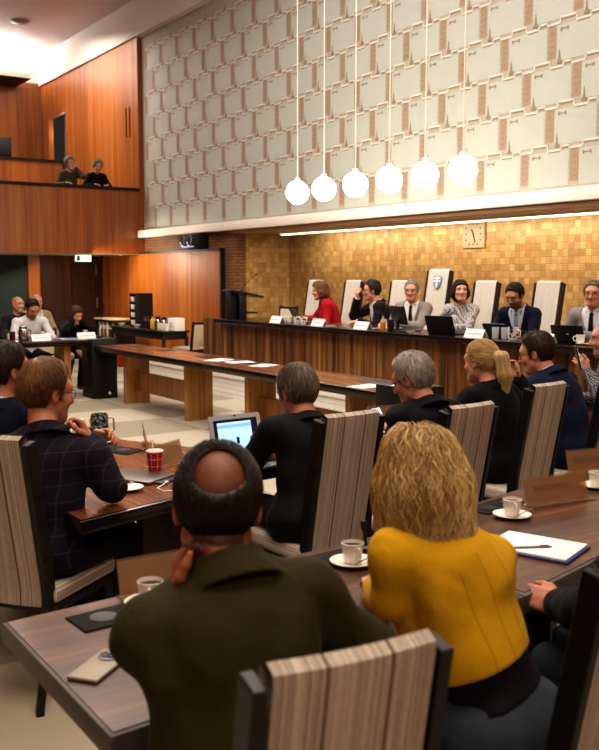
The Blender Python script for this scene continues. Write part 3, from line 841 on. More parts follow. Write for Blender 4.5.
# patterned panelling above the council table: a relief of stepped blocks, cream outlines and toothed bands
wp = MB()
wp.mat(0).box2((8.15, -3, 2.5), (8.4, 17.75, 7.3))
PW, PH = .70, .45
tb = bmesh.new()
def wq(pts, mi, off):
    f = tb.faces.new([tb.verts.new((8.15-off, min(y, 17.745), z)) for y, z in pts]); f.material_index = mi
nrow = 9
for r in range(nrow):
    z0 = 2.68+r*PH; sh = (r % 2)*.5*PW
    if z0+PH > 6.62: continue
    for c in range(-2, 27):
        y0 = .4+c*PW+sh                      # y falls to the right in the photo: u runs to -y
        if y0 > 17.65 or y0 < .2: continue
        def U(u): return y0-u*PW
        # toothed vertical band
        zb, zt = z0+.04, z0+PH-.05; nt = 13; w0, w1 = .086, .068
        L, Rr = [], []
        for k in range(nt+1):
            z = zb+(zt-zb)*k/nt; w = w0 if k % 2 else w1
            L.append((U(0)+w*.7, z)); Rr.append((U(0)-w*.7, z))
        wq(L+Rr[::-1], 2, .003)
        for k in range(5): wq([(U(0)+.03, zb+.05+k*.07), (U(0)-.03, zb+.05+k*.07), (U(0)-.03, zb+.065+k*.07), (U(0)+.03, zb+.065+k*.07)], 4, .0045)
        # mint block face
        wq([(U(.10), z0+.0), (U(.90), z0+.0), (U(.90), z0+PH-.065), (U(.10), z0+PH-.065)], 1, .0035)
        # stepped outline above the block
        zc = z0+PH-.045
        st = [(0, 0), (.16, 0), (.16, .055), (.47, .055), (.47, -.012), (.74, -.012), (.74, .028), (.9, .028), (.9, 0), (1.0, 0)]
        for (a, za), (b, zb2) in zip(st[:-1], st[1:]):
            if a == b: wq([(U(a-.012), zc+min(za, zb2)), (U(a+.012), zc+min(za, zb2)), (U(a+.012), zc+max(za, zb2)+.012), (U(a-.012), zc+max(za, zb2)+.012)], 3, .006)
            else:
                wq([(U(a), zc+za-.010), (U(b), zc+za-.010), (U(b), zc+za+.012), (U(a), zc+za+.012)], 3, .006)
                if a in (.16, .47, .74): wq([(U(a+.02), zc+za-.026), (U(b-.02), zc+za-.026), (U(b-.02), zc+za-.012), (U(a+.02), zc+za-.012)], 4, .005)
        # small spire and tie bar
        wq([(U(.60), zc+.02), (U(.71), zc+.02), (U(.675), zc+.08), (U(.66), zc+.17), (U(.65), zc+.17), (U(.635), zc+.08)], 4, .0085)
        wq([(U(.17), zc-.075), (U(.31), zc-.075), (U(.31), zc-.062), (U(.17), zc-.062)], 4, .007)
        for a in (.165, .30): wq([(U(a), zc-.09), (U(a+.03), zc-.09), (U(a+.03), zc-.05), (U(a), zc-.05)], 4, .0075)
bmesh.ops.recalc_face_normals(tb, faces=tb.faces)
for f in tb.faces:
    if f.normal.x > 0: f.normal_flip()
me = bpy.data.meshes.new('tmp'); tb.to_mesh(me); tb.free(); wp.bm.from_mesh(me); bpy.data.meshes.remove(me)
struct(wp, 'wall_right', [plain('wallpaper_ground', 'a8a193', .75, var=.05, scale=4), plain('wallpaper_mint', 'b0b3aa', .7, var=.05, scale=5), plain('wallpaper_tan', '9c8470', .75, var=.1, scale=12), plain('wallpaper_cream', 'd8cebf', .7, var=.04), plain('wallpaper_brown', '8f7c69', .75)])
struct(MB().box2((7.98, -3, 2.49), (8.4, 17.72, 2.635), .008), 'trim_1', M_cream)
struct(MB().box2((8.05, -3, 2.43), (9.25, 13.95, 2.489)), 'trim_2', plain('soffit_brown', '8a6a4c', .7))
struct(MB().box2((9.2, -3, .33), (9.4, 14.1, 2.49)), 'wall_niche', M_gold)
struct(MB().box2((8.3, 13.9, 0), (9.2, 14.1, 2.43)), 'wall_niche_end', M_gold)
struct(MB().box2((8.12, 13.9, 0), (8.3, 14.32, 2.49)), 'wall_pier', M_brown)
struct(MB().box2((8.15, 14.32, 2.17), (8.4, 17.75, 2.49)), 'wall_brick_band', M_brown)
cw = MB(); cw.box2((8.05, 14.36, 0), (8.15, 19.5, 2.15)); cw.mat(1).box2((8.03, 14.32, 0), (8.16, 14.37, 2.19)); cw.box2((8.03, 14.32, 2.15), (8.16, 17.75, 2.19))
struct(cw, 'wall_coffee', [M_wall, M_black])
# upper wood wall with the gallery doorway
uw = MB()
for a, b in (((8.05, 17.75, 2.19), (8.17, 21.95, 6.62)), ((8.05, 23.15, 2.7), (8.17, 23.8, 6.62)), ((8.05, 21.95, 5.66), (8.17, 23.15, 6.62))): uw.box2(a, b)
uw.mat(1).box2((8.16, 17.74, 2.19), (8.4, 17.8, 6.62))
uw.mat(0).box2((8.02, 18.15, 4.6), (8.06, 18.22, 5.2)); uw.box2((8.02, 18.32, 4.6), (8.06, 18.36, 5.2))
struct(uw, 'wall_gallery_side', [M_wall, M_black])
struct(MB().box2((8.55, 21.7, 2.7), (8.6, 23.4, 5.8)), 'door_1', plain('violet_lit_door', 'a88a94', .6))  # violet light of the doorway is put into the panel colour
struct(MB().box2((8.0, -3, 6.53), (8.45, 24, 7.25)), 'trim_3', M_white)
struct(MB().box2((-2, 23.7, 2.7), (8.05, 23.9, 6.6)).mat(1).box2((-2, 23.72, 6.6), (8.05, 23.9, 7.25)), 'wall_far', [M_wallx, M_white])
# gallery
struct(MB().box2((-6, 17.75, 2.15), (8.05, 17.85, 3.44)), 'balcony_front', M_wallx)
struct(MB().box2((-6, 17.70, 3.44), (8.04, 17.93, 3.5), .01), 'balcony_rail', M_black)
struct(MB().box2((-6, 17.85, 2.18), (8.05, 23.7, 2.72)).mat(1).box2((-6, 17.76, 2.14), (8.05, 19.6, 2.18)), 'balcony_floor', [plain('gallery_carpet', '3b302a', .9), plain('soffit_pale', 'b5a89a', .7)])
struct(MB().box2((-2, 20.5, 2.72), (7.42, 20.6, 4.25)).mat(1).box2((-2, 20.47, 4.25), (7.44, 20.64, 4.3)), 'balcony_parapet', [M_wallx, M_black])
struct(MB().box2((-2, 22.6, 6.48), (7.45, 23.7, 6.6)).mat(1).box2((-2, 22.62, 6.465), (7.45, 23.7, 6.48)), 'trim_4', [M_cream, M_black])
# far wall below the gallery
struct(MB().box2((-6, 19.5, 0), (6.22, 19.7, 2.18)), 'wall_green', plain('green_panel', '16302c', .6))
pil = MB(); pil.box2((6.22, 19.42, 0), (6.47, 19.7, 2.16)); pil.box2((7.92, 19.42, 0), (8.05, 19.7, 2.16)); struct(pil, 'trim_5', M_wallx)
dr = MB(); dr.box2((6.47, 19.5, 0), (7.19, 19.6, 2.15)); dr.box2((7.2, 19.5, 0), (7.92, 19.6, 2.15))
d2 = struct(dr, 'door_2', M_door)
hd = MB(); hd.box2((7.74, 19.46, 1.0), (7.78, 19.5, 1.22)).build('door_handle', M_silver, d2)
hd = MB(); hd.box2((7.74, 19.46, 1.72), (7.78, 19.5, 1.95)).build('hinge', M_grey, d2)
# ------------------------------------------------------------------ lamps and fittings
GLOBE = emit('lit_opal_glass', 'fff1dc', 14)
names = ['first', 'second', 'third', 'fourth', 'fifth', 'sixth']
for i, y in enumerate((10.36, 9.75, 9.09, 8.44, 7.82, 7.22)):
    t = thing('pendant_lamp', 'white glowing globe pendant on a thin cord, %s from the balcony end of the row' % names[i], 'lamp', (7.0, y, 2.81), 0, 'globe pendants over the council table')
    n = 24
    MB().lathe([(0, -.155)]+[(.155*math.sin(a), -.155*math.cos(a)) for a in np.linspace(.13, PI-.13, 15)]+[(0, .155)], n=32).build('globe', GLOBE, t)
    MB().lathe([(0, .15), (.035, .15), (.035, .185), (.012, .2), (0, .2)], n=16).build('cap', M_cream, t)
    MB().tube([(0, 0, .19), (0, 0, 4.44)], .006, 6).build('cord', M_cream, t)
t = thing('ceiling_strip_light', 'long white strip light under the ledge over the gold tiled wall', 'light fitting', (8.62, 0, 2.43))
MB().box2((-.06, -2.5, -.028), (.06, 13.25, 0), .004).build('housing', M_cream, t)
MB().box2((-.045, -2.4, -.042), (.045, 13.2, -.028)).build('diffuser', emit('lit_strip', 'ffe6c4', 4), t)
t = thing('wall_clock', 'square beige wall clock with dots and two dark hands on gold tiles', 'clock', (9.2, 9.23, 2.27), 0)
MB().box2((-.03, -.21, -.19), (0, .21, .19), .006).build('face', plain('clock_face', 'a3927a', .6), t)
mb = MB()
for k in range(12):
    a = k*PI/6; s = 1/max(abs(math.cos(a)), abs(math.sin(a)))
    mb.box((-.032, -.14*s*math.sin(a)*.98, .14*s*math.cos(a)*.98), (.006, .02, .02))
mb.build('hour_marks', M_dark, t)
def hand(name, ang, L, w):
    rt = Matrix.Rotation(ang, 3, 'X'); mb = MB(); mb.box(rt @ Vector((-.036, 0, L/2-.025)), (.005, w, L), 0, rt); mb.build(name, M_black, t)
hand('hour_hand', -R(25), .10, .018); hand('minute_hand', R(160), .15, .014)
t = thing('exit_sign', 'lit white and green exit sign hung under the balcony edge', 'sign', (6.88, 17.95, 2.14))
MB().box2((-.16, -.02, -.145), (.16, .02, -.02), .004).build('panel', emit('lit_exit_panel', 'd8f0dc', 2.2), t)
MB().box2((-.12, -.012, -.02), (-.1, .012, 0)).box2((.1, -.012, -.02), (.12, .012, 0)).build('bracket', M_grey, t)
M_exit = plain('exit_green', '1d9a52', .5)
MB().box2((-.145, -.024, -.135), (-.075, -.02, -.03)).build('door_symbol', M_exit, t)
mb = MB(); mb.box2((.05, -.026, -.092), (.14, -.02, -.078))
mb.prism([(.02, 0), (.055, -.028), (.055, .028)], 0, .006, frameM((0, -.02, -.085), (1, 0, 0), (0, 0, 1)))
mb.build('arrow', M_exit, t); mb = MB()
mb.lathe([(0, 0), (.011, 0), (.011, .006), (0, .006)], (-.035, -.026, -.048), 12, Matrix.Rotation(-PI/2, 3, 'X'))
for a, b in (((-.035, -.06), (-.045, -.09)), ((-.045, -.09), (-.025, -.125)), ((-.045, -.09), (-.062, -.125)), ((-.035, -.065), (-.015, -.08)), ((-.038, -.065), (-.06, -.075))):
    mb.tube([(a[0], -.023, a[1]), (b[0], -.023, b[1])], .006, 6)
mb.build('running_figure', M_exit, t)
t = thing('projector', 'black projector box with two round lenses on the panel top under the ledge', 'projector', (8.0, 15.4, 2.192))
MB().box2((-.16, -.42, 0), (.16, .2, .27), .01).build('case', M_dark, t)
for y in (-.06, -.32):
    l = MB().lathe([(.0, 0), (.095, 0), (.1, .02), (.08, .035), (.07, .02), (0, .015)], (-.16, y, .15), 24, Matrix.Rotation(-PI/2, 3, 'Y')).build('lens', M_dark, t)
    MB().lathe([(.085, .03), (.098, .045), (.1, .03), (.085, .03)], (-.16, y, .15), 24, Matrix.Rotation(-PI/2, 3, 'Y')).build('lens_ring', M_silver, l)
MB().box2((-.165, -.42, .03), (-.16, .04, .05)).build('status_panel', emit('lit_status', '9fb4ff', .6), t)
t = thing('ceiling_disc', 'round flat white disc fixed to the ceiling above the balcony', 'detector', (6.58, 20.59, 7.25))
MB().lathe([(0, -.05), (.15, -.05), (.2, -.02), (.2, 0), (0, 0)], n=28).build('disc', plain('disc_plastic', 'a59a98', .5), t)
MB().lathe([(.09, -.055), (.1, -.05), (.08, -.05), (.09, -.055)], n=24).build('rim', M_grey, t)
for i, x in enumerate((5.0, 5.67, 6.07, 6.6, 7.87)):
    t = thing('downlight', 'small lit spot set in the balcony underside, %s' % ['above the far green wall', 'over the bald man in the back row', 'over the green wall edge', 'over the dark doors beside the exit sign', 'by the corner of the wood wall'][i], 'light fitting', (x, 18.3, 2.14), 0, 'spots under the balcony')
    MB().lathe([(.05, -.012), (.07, -.01), (.07, 0), (.05, 0), (.05, -.012)], n=20).build('ring', M_silver, t)
    MB().lathe([(0, -.006), (.05, -.006), (.05, 0), (0, 0)], n=20).build('lens', emit('lit_spot_%d' % i, 'ffd8a8', 6), t)
t = thing('loudspeaker', 'black loudspeaker box standing on the upper balcony parapet', 'speaker', (6.1, 20.55, 4.3))
MB().box2((-.18, -.06, .0), (.18, .08, .42), .01).build('cabinet', M_dark, t)
MB().box2((-.16, -.075, .03), (.16, -.06, .39), .004).build('grille', plain('speaker_mesh', '1c1c20', .8, bump=.3, scale=300), t)

# ------------------------------------------------------------------ chairs
def chair(name, label, w=.345, top=1.07, seat=.47, fab=None, group=None, crest=False, lean=.11, legs=True):
    fab = fab or M_fab
    t = thing(name, label, 'chair', (0, 0, 0), 0, group)
    hw = w/2; y0 = -.21
    def yb(z): return y0-lean*max(0, (z-seat)/(1.07-seat))**1.0
    # woven back: a sheet that rolls over the top rail
    def back(u, v):
        x = (-hw+.022)+(w-.044)*u
        s = v*2*(top-.40+.03)
        H = top-.40
        bow = -.012*math.sin(PI*u)
        if s < H: z = .40+s; return (x, yb(z)-.026+bow, z)
        k = s-H
        if k < .06: a = k/.06*PI; return (x, yb(top)+bow-.026*math.cos(a), top+.02*math.sin(a))
        z = top-(k-.06); return (x, yb(z)+.026+bow, z)
    MB().grid(back, 16, 60).build('backrest', fab, t)
    for s in (-1, 1):
        p = MB(); zs = [.36, .6, .85, top-.012]
        for a, b in zip(zs[:-1], zs[1:]):
            ang = math.atan2(yb(b)-yb(a), b-a)
            rot = Matrix.Rotation(-ang, 3, 'X').inverted() if False else Matrix.Rotation(-ang, 3, 'X')
            p.box((s*(hw+.0), (yb(a)+yb(b))/2, (a+b)/2), (.027, .062, (b-a)/math.cos(ang)+.012), .003, rot, 1)
        p.build('back_post', M_black, t)
        if legs:
            MB().tube([(s*hw*.95, y0+.02, .40), (s*(hw+.01), y0-.10, .02), (s*(hw+.01), y0-.10, 0)], .021, 4).build('leg', M_black, t)
            MB().tube([(s*hw*.95, .22, .40), (s*(hw+.0), .25, .0)], .021, 4).build('leg', M_black, t)
    MB().box((0, .02, .435), (w+.04, .47, .075), .025, None, 3).build('seat', fab, t)
    MB().box((0, .02, .385), (w+.05, .48, .03), .004).build('seat_frame', M_black, t)
    if crest:
        z = top-.14; y = yb(z)+.033; rt = math.atan2(yb(top)-yb(top-.3), .3)
        poly = [(-.065, .075), (.065, .075), (.065, -.01), (.045, -.06), (0, -.085), (-.045, -.06), (-.065, -.01)]
        Mx = frameM((0, y, z), (1, 0, 0), (0, math.sin(rt), math.cos(rt)))
        c = MB(); c.mat(0).prism(poly, -.002, .004, Mx @ Matrix.Scale(-1, 4, (0, 0, 1)))
        c.mat(1)
        for q in ([(-.012, .07), (.012, .07), (.012, -.07), (-.012, -.07)], [(-.06, .022), (.06, .022), (.06, 0), (-.06, 0)]):
            c.prism(q, .004, .007, Mx @ Matrix.Scale(-1, 4, (0, 0, 1)))
        for (x, zz) in ((-.037, .047), (.037, .047)):
            c.prism([(x+.015*math.cos(a), zz+.015*math.sin(a)) for a in np.linspace(0, 2*PI, 9)[:-1]], .004, .006, Mx @ Matrix.Scale(-1, 4, (0, 0, 1)))
        c.build('crest', [plain('crest_blue', '6f93c0', .6), plain('crest_white', 'dfe0e0', .6)], t)
    return t
C0 = chair('meeting_chair', 'striped woven chair back with dark posts, behind the man in the olive green jacket')
C0.location = (.87, 1.08+.24, 0); C0.rotation_euler = (0, 0, -R(7))
def chair_at(bx, by, heading, label):
    a = R(heading); fx, fy = math.sin(a), math.cos(a)
    return dup(C0, (bx+fx*.30, by+fy*.30, 0), heading, label, 'striped woven meeting chairs')
C0['group'] = 'striped woven meeting chairs'
a = R(7); C0.location = (.87+math.sin(a)*.30, 1.15+math.cos(a)*.30, 0)
chair_at(1.73, 1.22, -5, 'striped woven chair with dark post, behind the blonde woman in the yellow jacket')
chair_at(.965, 3.50, 54, 'striped woven chair of the man in the dark plaid jacket with hand on chin')
chair_at(2.43, 3.20, -3, 'striped woven chair right behind the man using the laptop')
chair_at(3.06, 3.10, -5, 'striped woven chair behind the grey-haired man looking at a phone')
chair_at(4.03, 3.47, -7, 'striped woven chair behind the blonde woman with a ponytail')
chair_at(4.58, 3.40, -7, 'striped woven chair next to the man in the navy suit, cut by the frame edge')
chair_at(5.82, 3.87, -50, 'striped woven chair of the man with shaved hair at the right frame edge')
chair_at(2.48, 1.08, -24, 'striped woven chair of the person in a black jacket with folded hands')
chair_at(.98, 4.33, 62, 'striped woven chair of the dark-haired man in navy at the left frame edge')
K0 = chair('council_chair', 'tall pale chair with black posts, empty beside the lectern', .365, 1.29, .47, M_fabw, 'tall pale council chairs', lean=.10)
K0.location = (7.75-.30, 11.03, .33); K0.rotation_euler = (0, 0, -R(270))
for y, lb in ((10.12, 'tall pale chair with black posts behind the woman in the red jacket'), (9.12, 'tall pale chair behind the dark-haired man with hand at his mouth'),
              (7.6, 'tall pale chair behind the woman in the black and white checked top'), (6.68, 'tall pale chair behind the man in the navy suit at the council table'), (5.74, 'tall pale chair of the man in the grey blazer at the right end')):
    dup(K0, (7.45, y, .33), 270, lb)
K1 = chair('council_chair', 'tallest pale chair with a blue shield crest behind the man in the light grey suit', .40, 1.43, .47, M_fabw, 'tall pale council chairs', True, lean=.10)
K1.location = (7.45, 8.42, .33); K1.rotation_euler = (0, 0, -R(270))
M_creamf = plain('cream_upholstery', 'c9baa0', .9, var=.08, bump=.2, scale=120)
def side_chair(label, top=.86):
    t = thing('side_chair', label, 'chair', (0, 0, 0), 0, 'low cream side chairs')
    MB().box((0, .01, .44), (.44, .44, .08), .03, None, 3).build('seat', M_creamf, t)
    MB().box((0, .01, .385), (.44, .43, .05), .004).build('seat_frame', M_black, t)
    rt = Matrix.Rotation(R(7), 3, 'X')
    MB().box((0, -.235, .68), (.35, .045, .36), .012, rt).build('backrest', M_creamf, t)
    f = MB()
    for s in (-1, 1): f.box((s*.195, -.237, .66), (.035, .04, .5), .004, rt)
    f.box((0, -.262, .875), (.42, .04, .035), .004, rt); f.build('back_frame', M_black, t)
    for x in (-1, 1):
        for y in (-1, 1): MB().tube([(x*.19, .01+y*.19, .38), (x*.2, .01+y*.21, 0)], [.02, .016], 6).build('leg', M_black, t)
    return t
S0 = side_chair('low cream side chair with dark frame beside the coffee table'); S0.location = (7.42, 14.42, 0); S0.rotation_euler = (0, 0, -R(335))
dup(S0, (7.55, 11.78, .33), 265, 'low cream chair with dark frame behind the lectern and first name card')
dup(S0, (4.62, 13.55, 0), 180, 'cream chair back behind the woman with hands at her mouth')
dup(S0, (4.17, 13.28, 0), 180, 'chair under the man in the white shirt at the far table')
dup(S0, (4.4, 14.5, 0), 180, 'chair under the bald man in dark clothes by the green wall')
dup(S0, (4.85, 14.9, 0), 180, 'chair under the bald man in the beige jacket')

# ------------------------------------------------------------------ tables
t = thing('council_desk', 'long council table with vertical wood panelling and dark top on the white platform', 'desk', (6.35, 7.2, .33))
MB().box2((.03, -5.2, 0), (.07, 4.17, .70)).build('front_panel', M_desk, t)
MB().box2((-.06, -5.2, .70), (.72, 4.22, .762), .008).build('worktop', M_top, t)
MB().box2((.07, 4.12, 0), (.68, 4.17, .70)).build('side_panel', M_desk, t)
MB().box2((.07, -5.2, 0), (.68, -5.15, .70)).build('side_panel', M_desk, t)
MB().box2((.05, 4.22, 0), (.09, 4.75, .76)).build('end_panel', M_desk, t)
t = thing('lectern', 'black lectern with sloping top at the end of the council table', 'lectern', (6.55, 11.12, 1.092))
MB().box2((-.06, .0, 0), (-.02, .3, .36), .004).build('front_panel', M_black, t)
MB().box2((-.06, .0, 0), (.1, .03, .35), .004).build('side_panel', M_black, t)
MB().box2((-.06, .27, 0), (.1, .3, .35), .004).build('side_panel', M_black, t)
MB().box((.13, .15, .352), (.5, .34, .03), .004, Matrix.Rotation(R(11), 3, 'Y')).build('reading_top', M_black, t)
MB().box2((-.02, .03, .07), (.30, .27, .095), .003).build('shelf', M_black, t)
t2 = thing('gooseneck_microphone', 'thin gooseneck microphone leaning from the lectern', 'microphone', (6.62, 11.22, 1.47))
MB().lathe([(0, 0), (.03, 0), (.03, .02), (0, .02)], n=16).build('base', M_dark, t2)
MB().tube([(0, 0, .015), (.02, -.04, .08), (.06, -.12, .16), (.1, -.22, .235)], .005, 6).build('stem', M_dark, t2)
MB().tube([(.1, -.22, .235), (.11, -.245, .25)], [.012, .014], 8).build('head', M_dark, t2)

def plank_table(label, y0, y1):
    L = y1-y0; t = thing('conference_table', label, 'table', (5.04, (y0+y1)/2, 0), 0, 'long tables with wooden legs in the middle')
    MB().box((0, 0, .732), (.60, L-.06, .016)).build('tabletop', M_tab, t)
    e = MB()
    for s in (-1, 1):
        e.box((s*.315, 0, .705), (.035, L, .07), .003); e.box((0, s*(L/2-.016), .705), (.6, .032, .07), .003)
    e.box((0, 0, .695), (.6, L-.06, .05)); e.build('edge_frame', M_top, t)
    for s in (-1, 1):
        lg = MB()
        for k in (-1, 1): lg.box((k*.088, s*(L/2-.69), .335), (.168, .075, .67), .003)
        lg.build('leg', M_leg, t)
    MB().box((0, 0, .30), (.045, L-1.40, .26), .003).build('stretcher', M_leg, t)
    for k in (-.28, .1, .36): MB().box((.13, k*L, .741), (.2, .32, .004), .001).build('socket_plate', plain('plate_dark', '1a1411', .35), t)
    return t
plank_table('long wooden table with oak legs, the half farther from the camera', 8.86, 12.0)
plank_table('long wooden table with oak legs, the half nearer the camera', 5.72, 8.85)
def pedestal(label, x, y):
    t = thing('pedestal_block', label, 'pedestal', (x, y, 0), 0)
    MB().box((0, 0, .415), (.36, .40, .83), .005).build('body', M_black, t)
    MB().tube([(-.183, .02, .62), (-.187, -.02, .5), (-.187, -.02, .35), (-.183, .03, .22)], .004, 6).build('handle_groove', plain('groove_grey', '2e2a28', .4), t)
    m = MB(); m.prism([(0, .03), (.012, .012), (.03, 0), (.012, -.004), (0, -.03), (-.012, -.004), (-.03, 0), (-.012, .012)], 0, .003, frameM((.06, -.2, .07), (1, 0, 0), (0, 0, 1), (0, -1, 0)))
    m.build('emblem', M_paper, t)
    return t
pedestal('black pedestal block with a small white mark, joining the far table and the long table', 4.86, 12.16)
pedestal('black pedestal block at the near end of the long wooden table', 4.765, 5.47)
t = thing('panel_table', 'dark topped far table with wooden legs where four people sit', 'table', (3.1, 12.3, 0))
MB().box((0, 0, .79), (3.1, .72, .075), .004).build('tabletop', M_top, t)
for x in (-1.1, 1.28): MB().box((x, .0, .375), (.09, .42, .75), .003).build('leg', M_leg, t)
MB().box((.08, 0, .33), (2.3, .045, .28), .003).build('stretcher', M_leg, t)

def poly_table(name, label, poly, plates, legs, th=.05, mat=None, edge=None):
    cx = sum(p[0] for p in poly)/len(poly); cy = sum(p[1] for p in poly)/len(poly)
    t = thing(name, label, 'table', (cx, cy, 0)); q = [(x-cx, y-cy) for x, y in poly]
    k = MB(); k.prism(q, .74-th, .738, None, .003); k.build('edge_frame', edge or M_edge, t)
    qi = [(x*.982, y*.965) for x, y in q]; MB().prism(qi, .738, .7405).build('tabletop', mat or M_tabx, t)
    for (px, py, w, d, a) in plates:
        p = MB().box((0, 0, 0), (w, d, .006), .002).build('socket_plate', plain('plate_graphite', '1b1819', .75, spec=.2), t)
        p.location = (px-cx, py-cy, .743); p.rotation_euler = (0, 0, R(a))
        MB().lathe([(0, .003), (.035, .003), (.038, .005), (.03, .0045), (0, .004)], (-w*.22, 0, 0), 20).build('socket', M_dark, p)
        MB().lathe([(0, .003), (.018, .003), (.018, .0055), (0, .0055)], (w*.25, 0, 0), 16).build('socket', M_dark, p)
    for (lx, ly, w, d, a) in legs:
        l = MB().box((0, 0, .345), (w, d, .69), .004).build('leg', M_door, t); l.location = (lx-cx, ly-cy, 0); l.rotation_euler = (0, 0, R(a))
    return t
poly_table('curved_row_table', 'brown wooden table in the front row with a phone and a coffee cup', [(.685, 1.70), (2.03, 1.80), (1.99, 2.54), (.685, 2.46)], [(.99, 2.33, .30, .13, 4), (1.72, 2.40, .30, .13, 4)], [(1.25, 2.1, .05, .5, 0), (1.85, 2.16, .05, .5, 0)], .06)
poly_table('curved_row_table', 'brown wooden table in the front row with a writing pad and two cups', [(2.035, 1.80), (3.95, 2.24), (3.86, 2.94), (1.995, 2.54)], [(2.74, 2.60, .28, .11, 12)], [(2.3, 2.2, .05, .5, 12), (3.6, 2.5, .05, .5, 12)], .06)
poly_table('curved_row_table', 'warm wooden table with a red paper cup and a closed laptop', [(1.24, 3.335), (1.95, 3.53), (2.1, 3.73), (2.68, 3.80), (2.55, 4.07), (1.93, 5.26), (1.18, 4.95)], [(1.93, 4.66, .34, .15, 114), (2.2, 4.02, .3, .14, 114)], [(1.5, 4.2, .05, .5, 15), (1.85, 3.75, .42, .05, 15)], .055, M_tab, M_top)  # table edge given the dark top wood: its shade is put into the colour
poly_table('curved_row_table', 'wooden table before the grey-haired man and the ponytailed woman', [(2.82, 4.03), (5.75, 4.38), (5.68, 5.05), (2.76, 4.70)], [(3.3, 4.45, .3, .13, 7)], [(3.1, 4.35, .05, .5, 7), (5.3, 4.62, .05, .5, 7)], .055)
t = thing('coffee_table', 'long black side table set with cups and jugs by the wood wall', 'table', (7.12, 15.45, 0))
MB().box((0, 0, .735), (.52, 2.35, .03), .004).build('tabletop', M_black, t)
MB().box((0, 0, .66), (.46, 2.25, .12), .003).build('apron', M_black, t)
for x in (-.22, .22):
    for y in (-1.12, 1.12): MB().box((x, y, .32), (.05, .05, .64), .003).build('leg', M_black, t)
MB().box((0, 0, .2), (.44, 2.2, .025), .003).build('shelf', M_black, t)
# ------------------------------------------------------------------ small things
TZ = .741; DZ = 1.092
def cup(loc, label, heading=0, full=True, group='white coffee cups', s=1.0):
    t = thing('coffee_cup', label, 'cup', loc, heading, group)
    MB().lathe([(0, .003), (.024*s, 0), (.027*s, .004), (.031*s, .02*s), (.038*s, .066*s), (.0365*s, .067*s), (.0285*s, .02*s), (0, .008)], n=28).build('bowl', M_china, t)
    MB().tube([(-.033*s, 0, .055*s), (-.052*s, 0, .056*s), (-.058*s, 0, .04*s), (-.05*s, 0, .022*s), (-.03*s, 0, .018*s)], .0042*s, 8).build('handle', M_china, t)
    if full: MB().lathe([(0, .055*s), (.0345*s, .055*s)], n=24).build('coffee', M_coffee, t)
    return t
def saucer(loc, label, spoon=True):
    t = thing('saucer', label, 'saucer', loc, 0, 'white saucers')
    MB().lathe([(0, .004), (.03, .002), (.036, 0), (.045, .004), (.074, .014), (.075, .016), (.046, .009), (.03, .007), (0, .007)], n=36).build('plate', M_china, t)
    return t
def spoon(loc, heading, label):
    t = thing('teaspoon', label, 'spoon', loc, heading, 'teaspoons')
    MB().tube([(0, -.06, 0), (0, 0, .004), (0, .035, .001)], [.003, .002, .003], 6).build('handle', M_silver, t)
    MB().lathe([(0, -.003), (.008, -.001), (.011, .003), (.0095, .003), (0, -.0015)], (0, .045, .001), 16).build('bowl', M_silver, t)
for (x, y, z, lb, hd) in ((1.075, 2.345, TZ, 'at the elbow of the man in olive green', 300), (1.785, 2.32, TZ, 'between the man in olive green and the blonde woman', 280), (2.665, 2.44, TZ, 'beside the card holder and the writing pad', 300),
                          (3.36, 2.58, TZ, 'at the frame edge behind the acrylic card holder', 300), (1.95, 4.87, TZ, 'beside the dark patterned jug', 330)):
    saucer((x, y, z), 'white saucer under the coffee cup %s' % lb)
    cup((x, y, z+.008), 'white coffee cup on its saucer %s' % lb, hd)
    spoon((x+.05, y-.025, z+.018), 75, 'small steel teaspoon on the saucer %s' % lb)
saucer((1.60, 3.72, TZ), 'white saucer without a cup by the elbow of the man in the plaid jacket'); spoon((1.61, 3.76, TZ+.016), 60, 'teaspoon lying on the empty saucer by the closed laptop')
saucer((6.5, 5.17, DZ), 'white saucer under the cup of the grey blazer man at the council table'); cup((6.52, 5.23, DZ+.008), 'white cup on a saucer before the man in the grey blazer at the council table', 30, True, 'white coffee cups', 1.15)

def acrylic(nm='brown_acrylic', c='a98a6c', k=.22):
    t = NT(nm); t.col(c); t.set(.1 if k < .4 else .5); tr = t.n('BsdfTransparent'); tr.inputs[0].default_value = (.93, .87, .8, 1)
    mx = t.n('MixShader'); mx.inputs[0].default_value = k; out = t.t.nodes['Material Output']
    t.l(tr.outputs[0], mx.inputs[1]); t.l(t.p.outputs[0], mx.inputs[2]); t.l(mx.outputs[0], out.inputs[0]); return t.m
M_acr = acrylic()
M_card = acrylic('frosted_card', 'c8ae92', .5)
M_ink = plain('faded_ink', '7a6450', .8)
M_ink2 = plain('grey_ink', '9b8f84', .8)
def holder(loc, heading, label, w=.30, text=True):
    t = thing('card_holder', label, 'card holder', loc, heading, 'acrylic name card holders')
    rt = Matrix.Rotation(R(-14), 3, 'X')
    MB().box((0, .015, .058), (w, .004, .115), .001, rt).box((0, .0, .003), (w, .07, .005), .001).build('stand', M_acr, t)
    MB().box((0, .019, .06), (w*.96, .0015, .095), 0, rt).build('name_card', M_card, t)
    m = MB(); x = -w*.34; r = random.Random(int(w*1000)+int(loc[0]*70))
    for k in range(9):
        ww = r.uniform(.008, .022)
        if text: m.box((x+ww/2, .0165, .068), (ww, .0015, .018), 0, rt)
        x += ww+.006
    if text: m.build('lettering', M_ink, t)
    else: m.bm.free()
    return t
holder((3.01, 2.50, TZ), 8, 'brown-tinted acrylic card holder with faint lettering beside the writing pad', .34)
holder((3.62, 2.80, TZ), 12, 'acrylic card holder at the frame edge behind the fourth coffee cup', .30)
holder((1.15, 2.43, TZ), 3, 'acrylic card holder behind the cup by the man in olive green', .26, False)
holder((2.12, 4.62, TZ), -66, 'dark acrylic card holder turned sideways beside the red paper cup', .34, False)
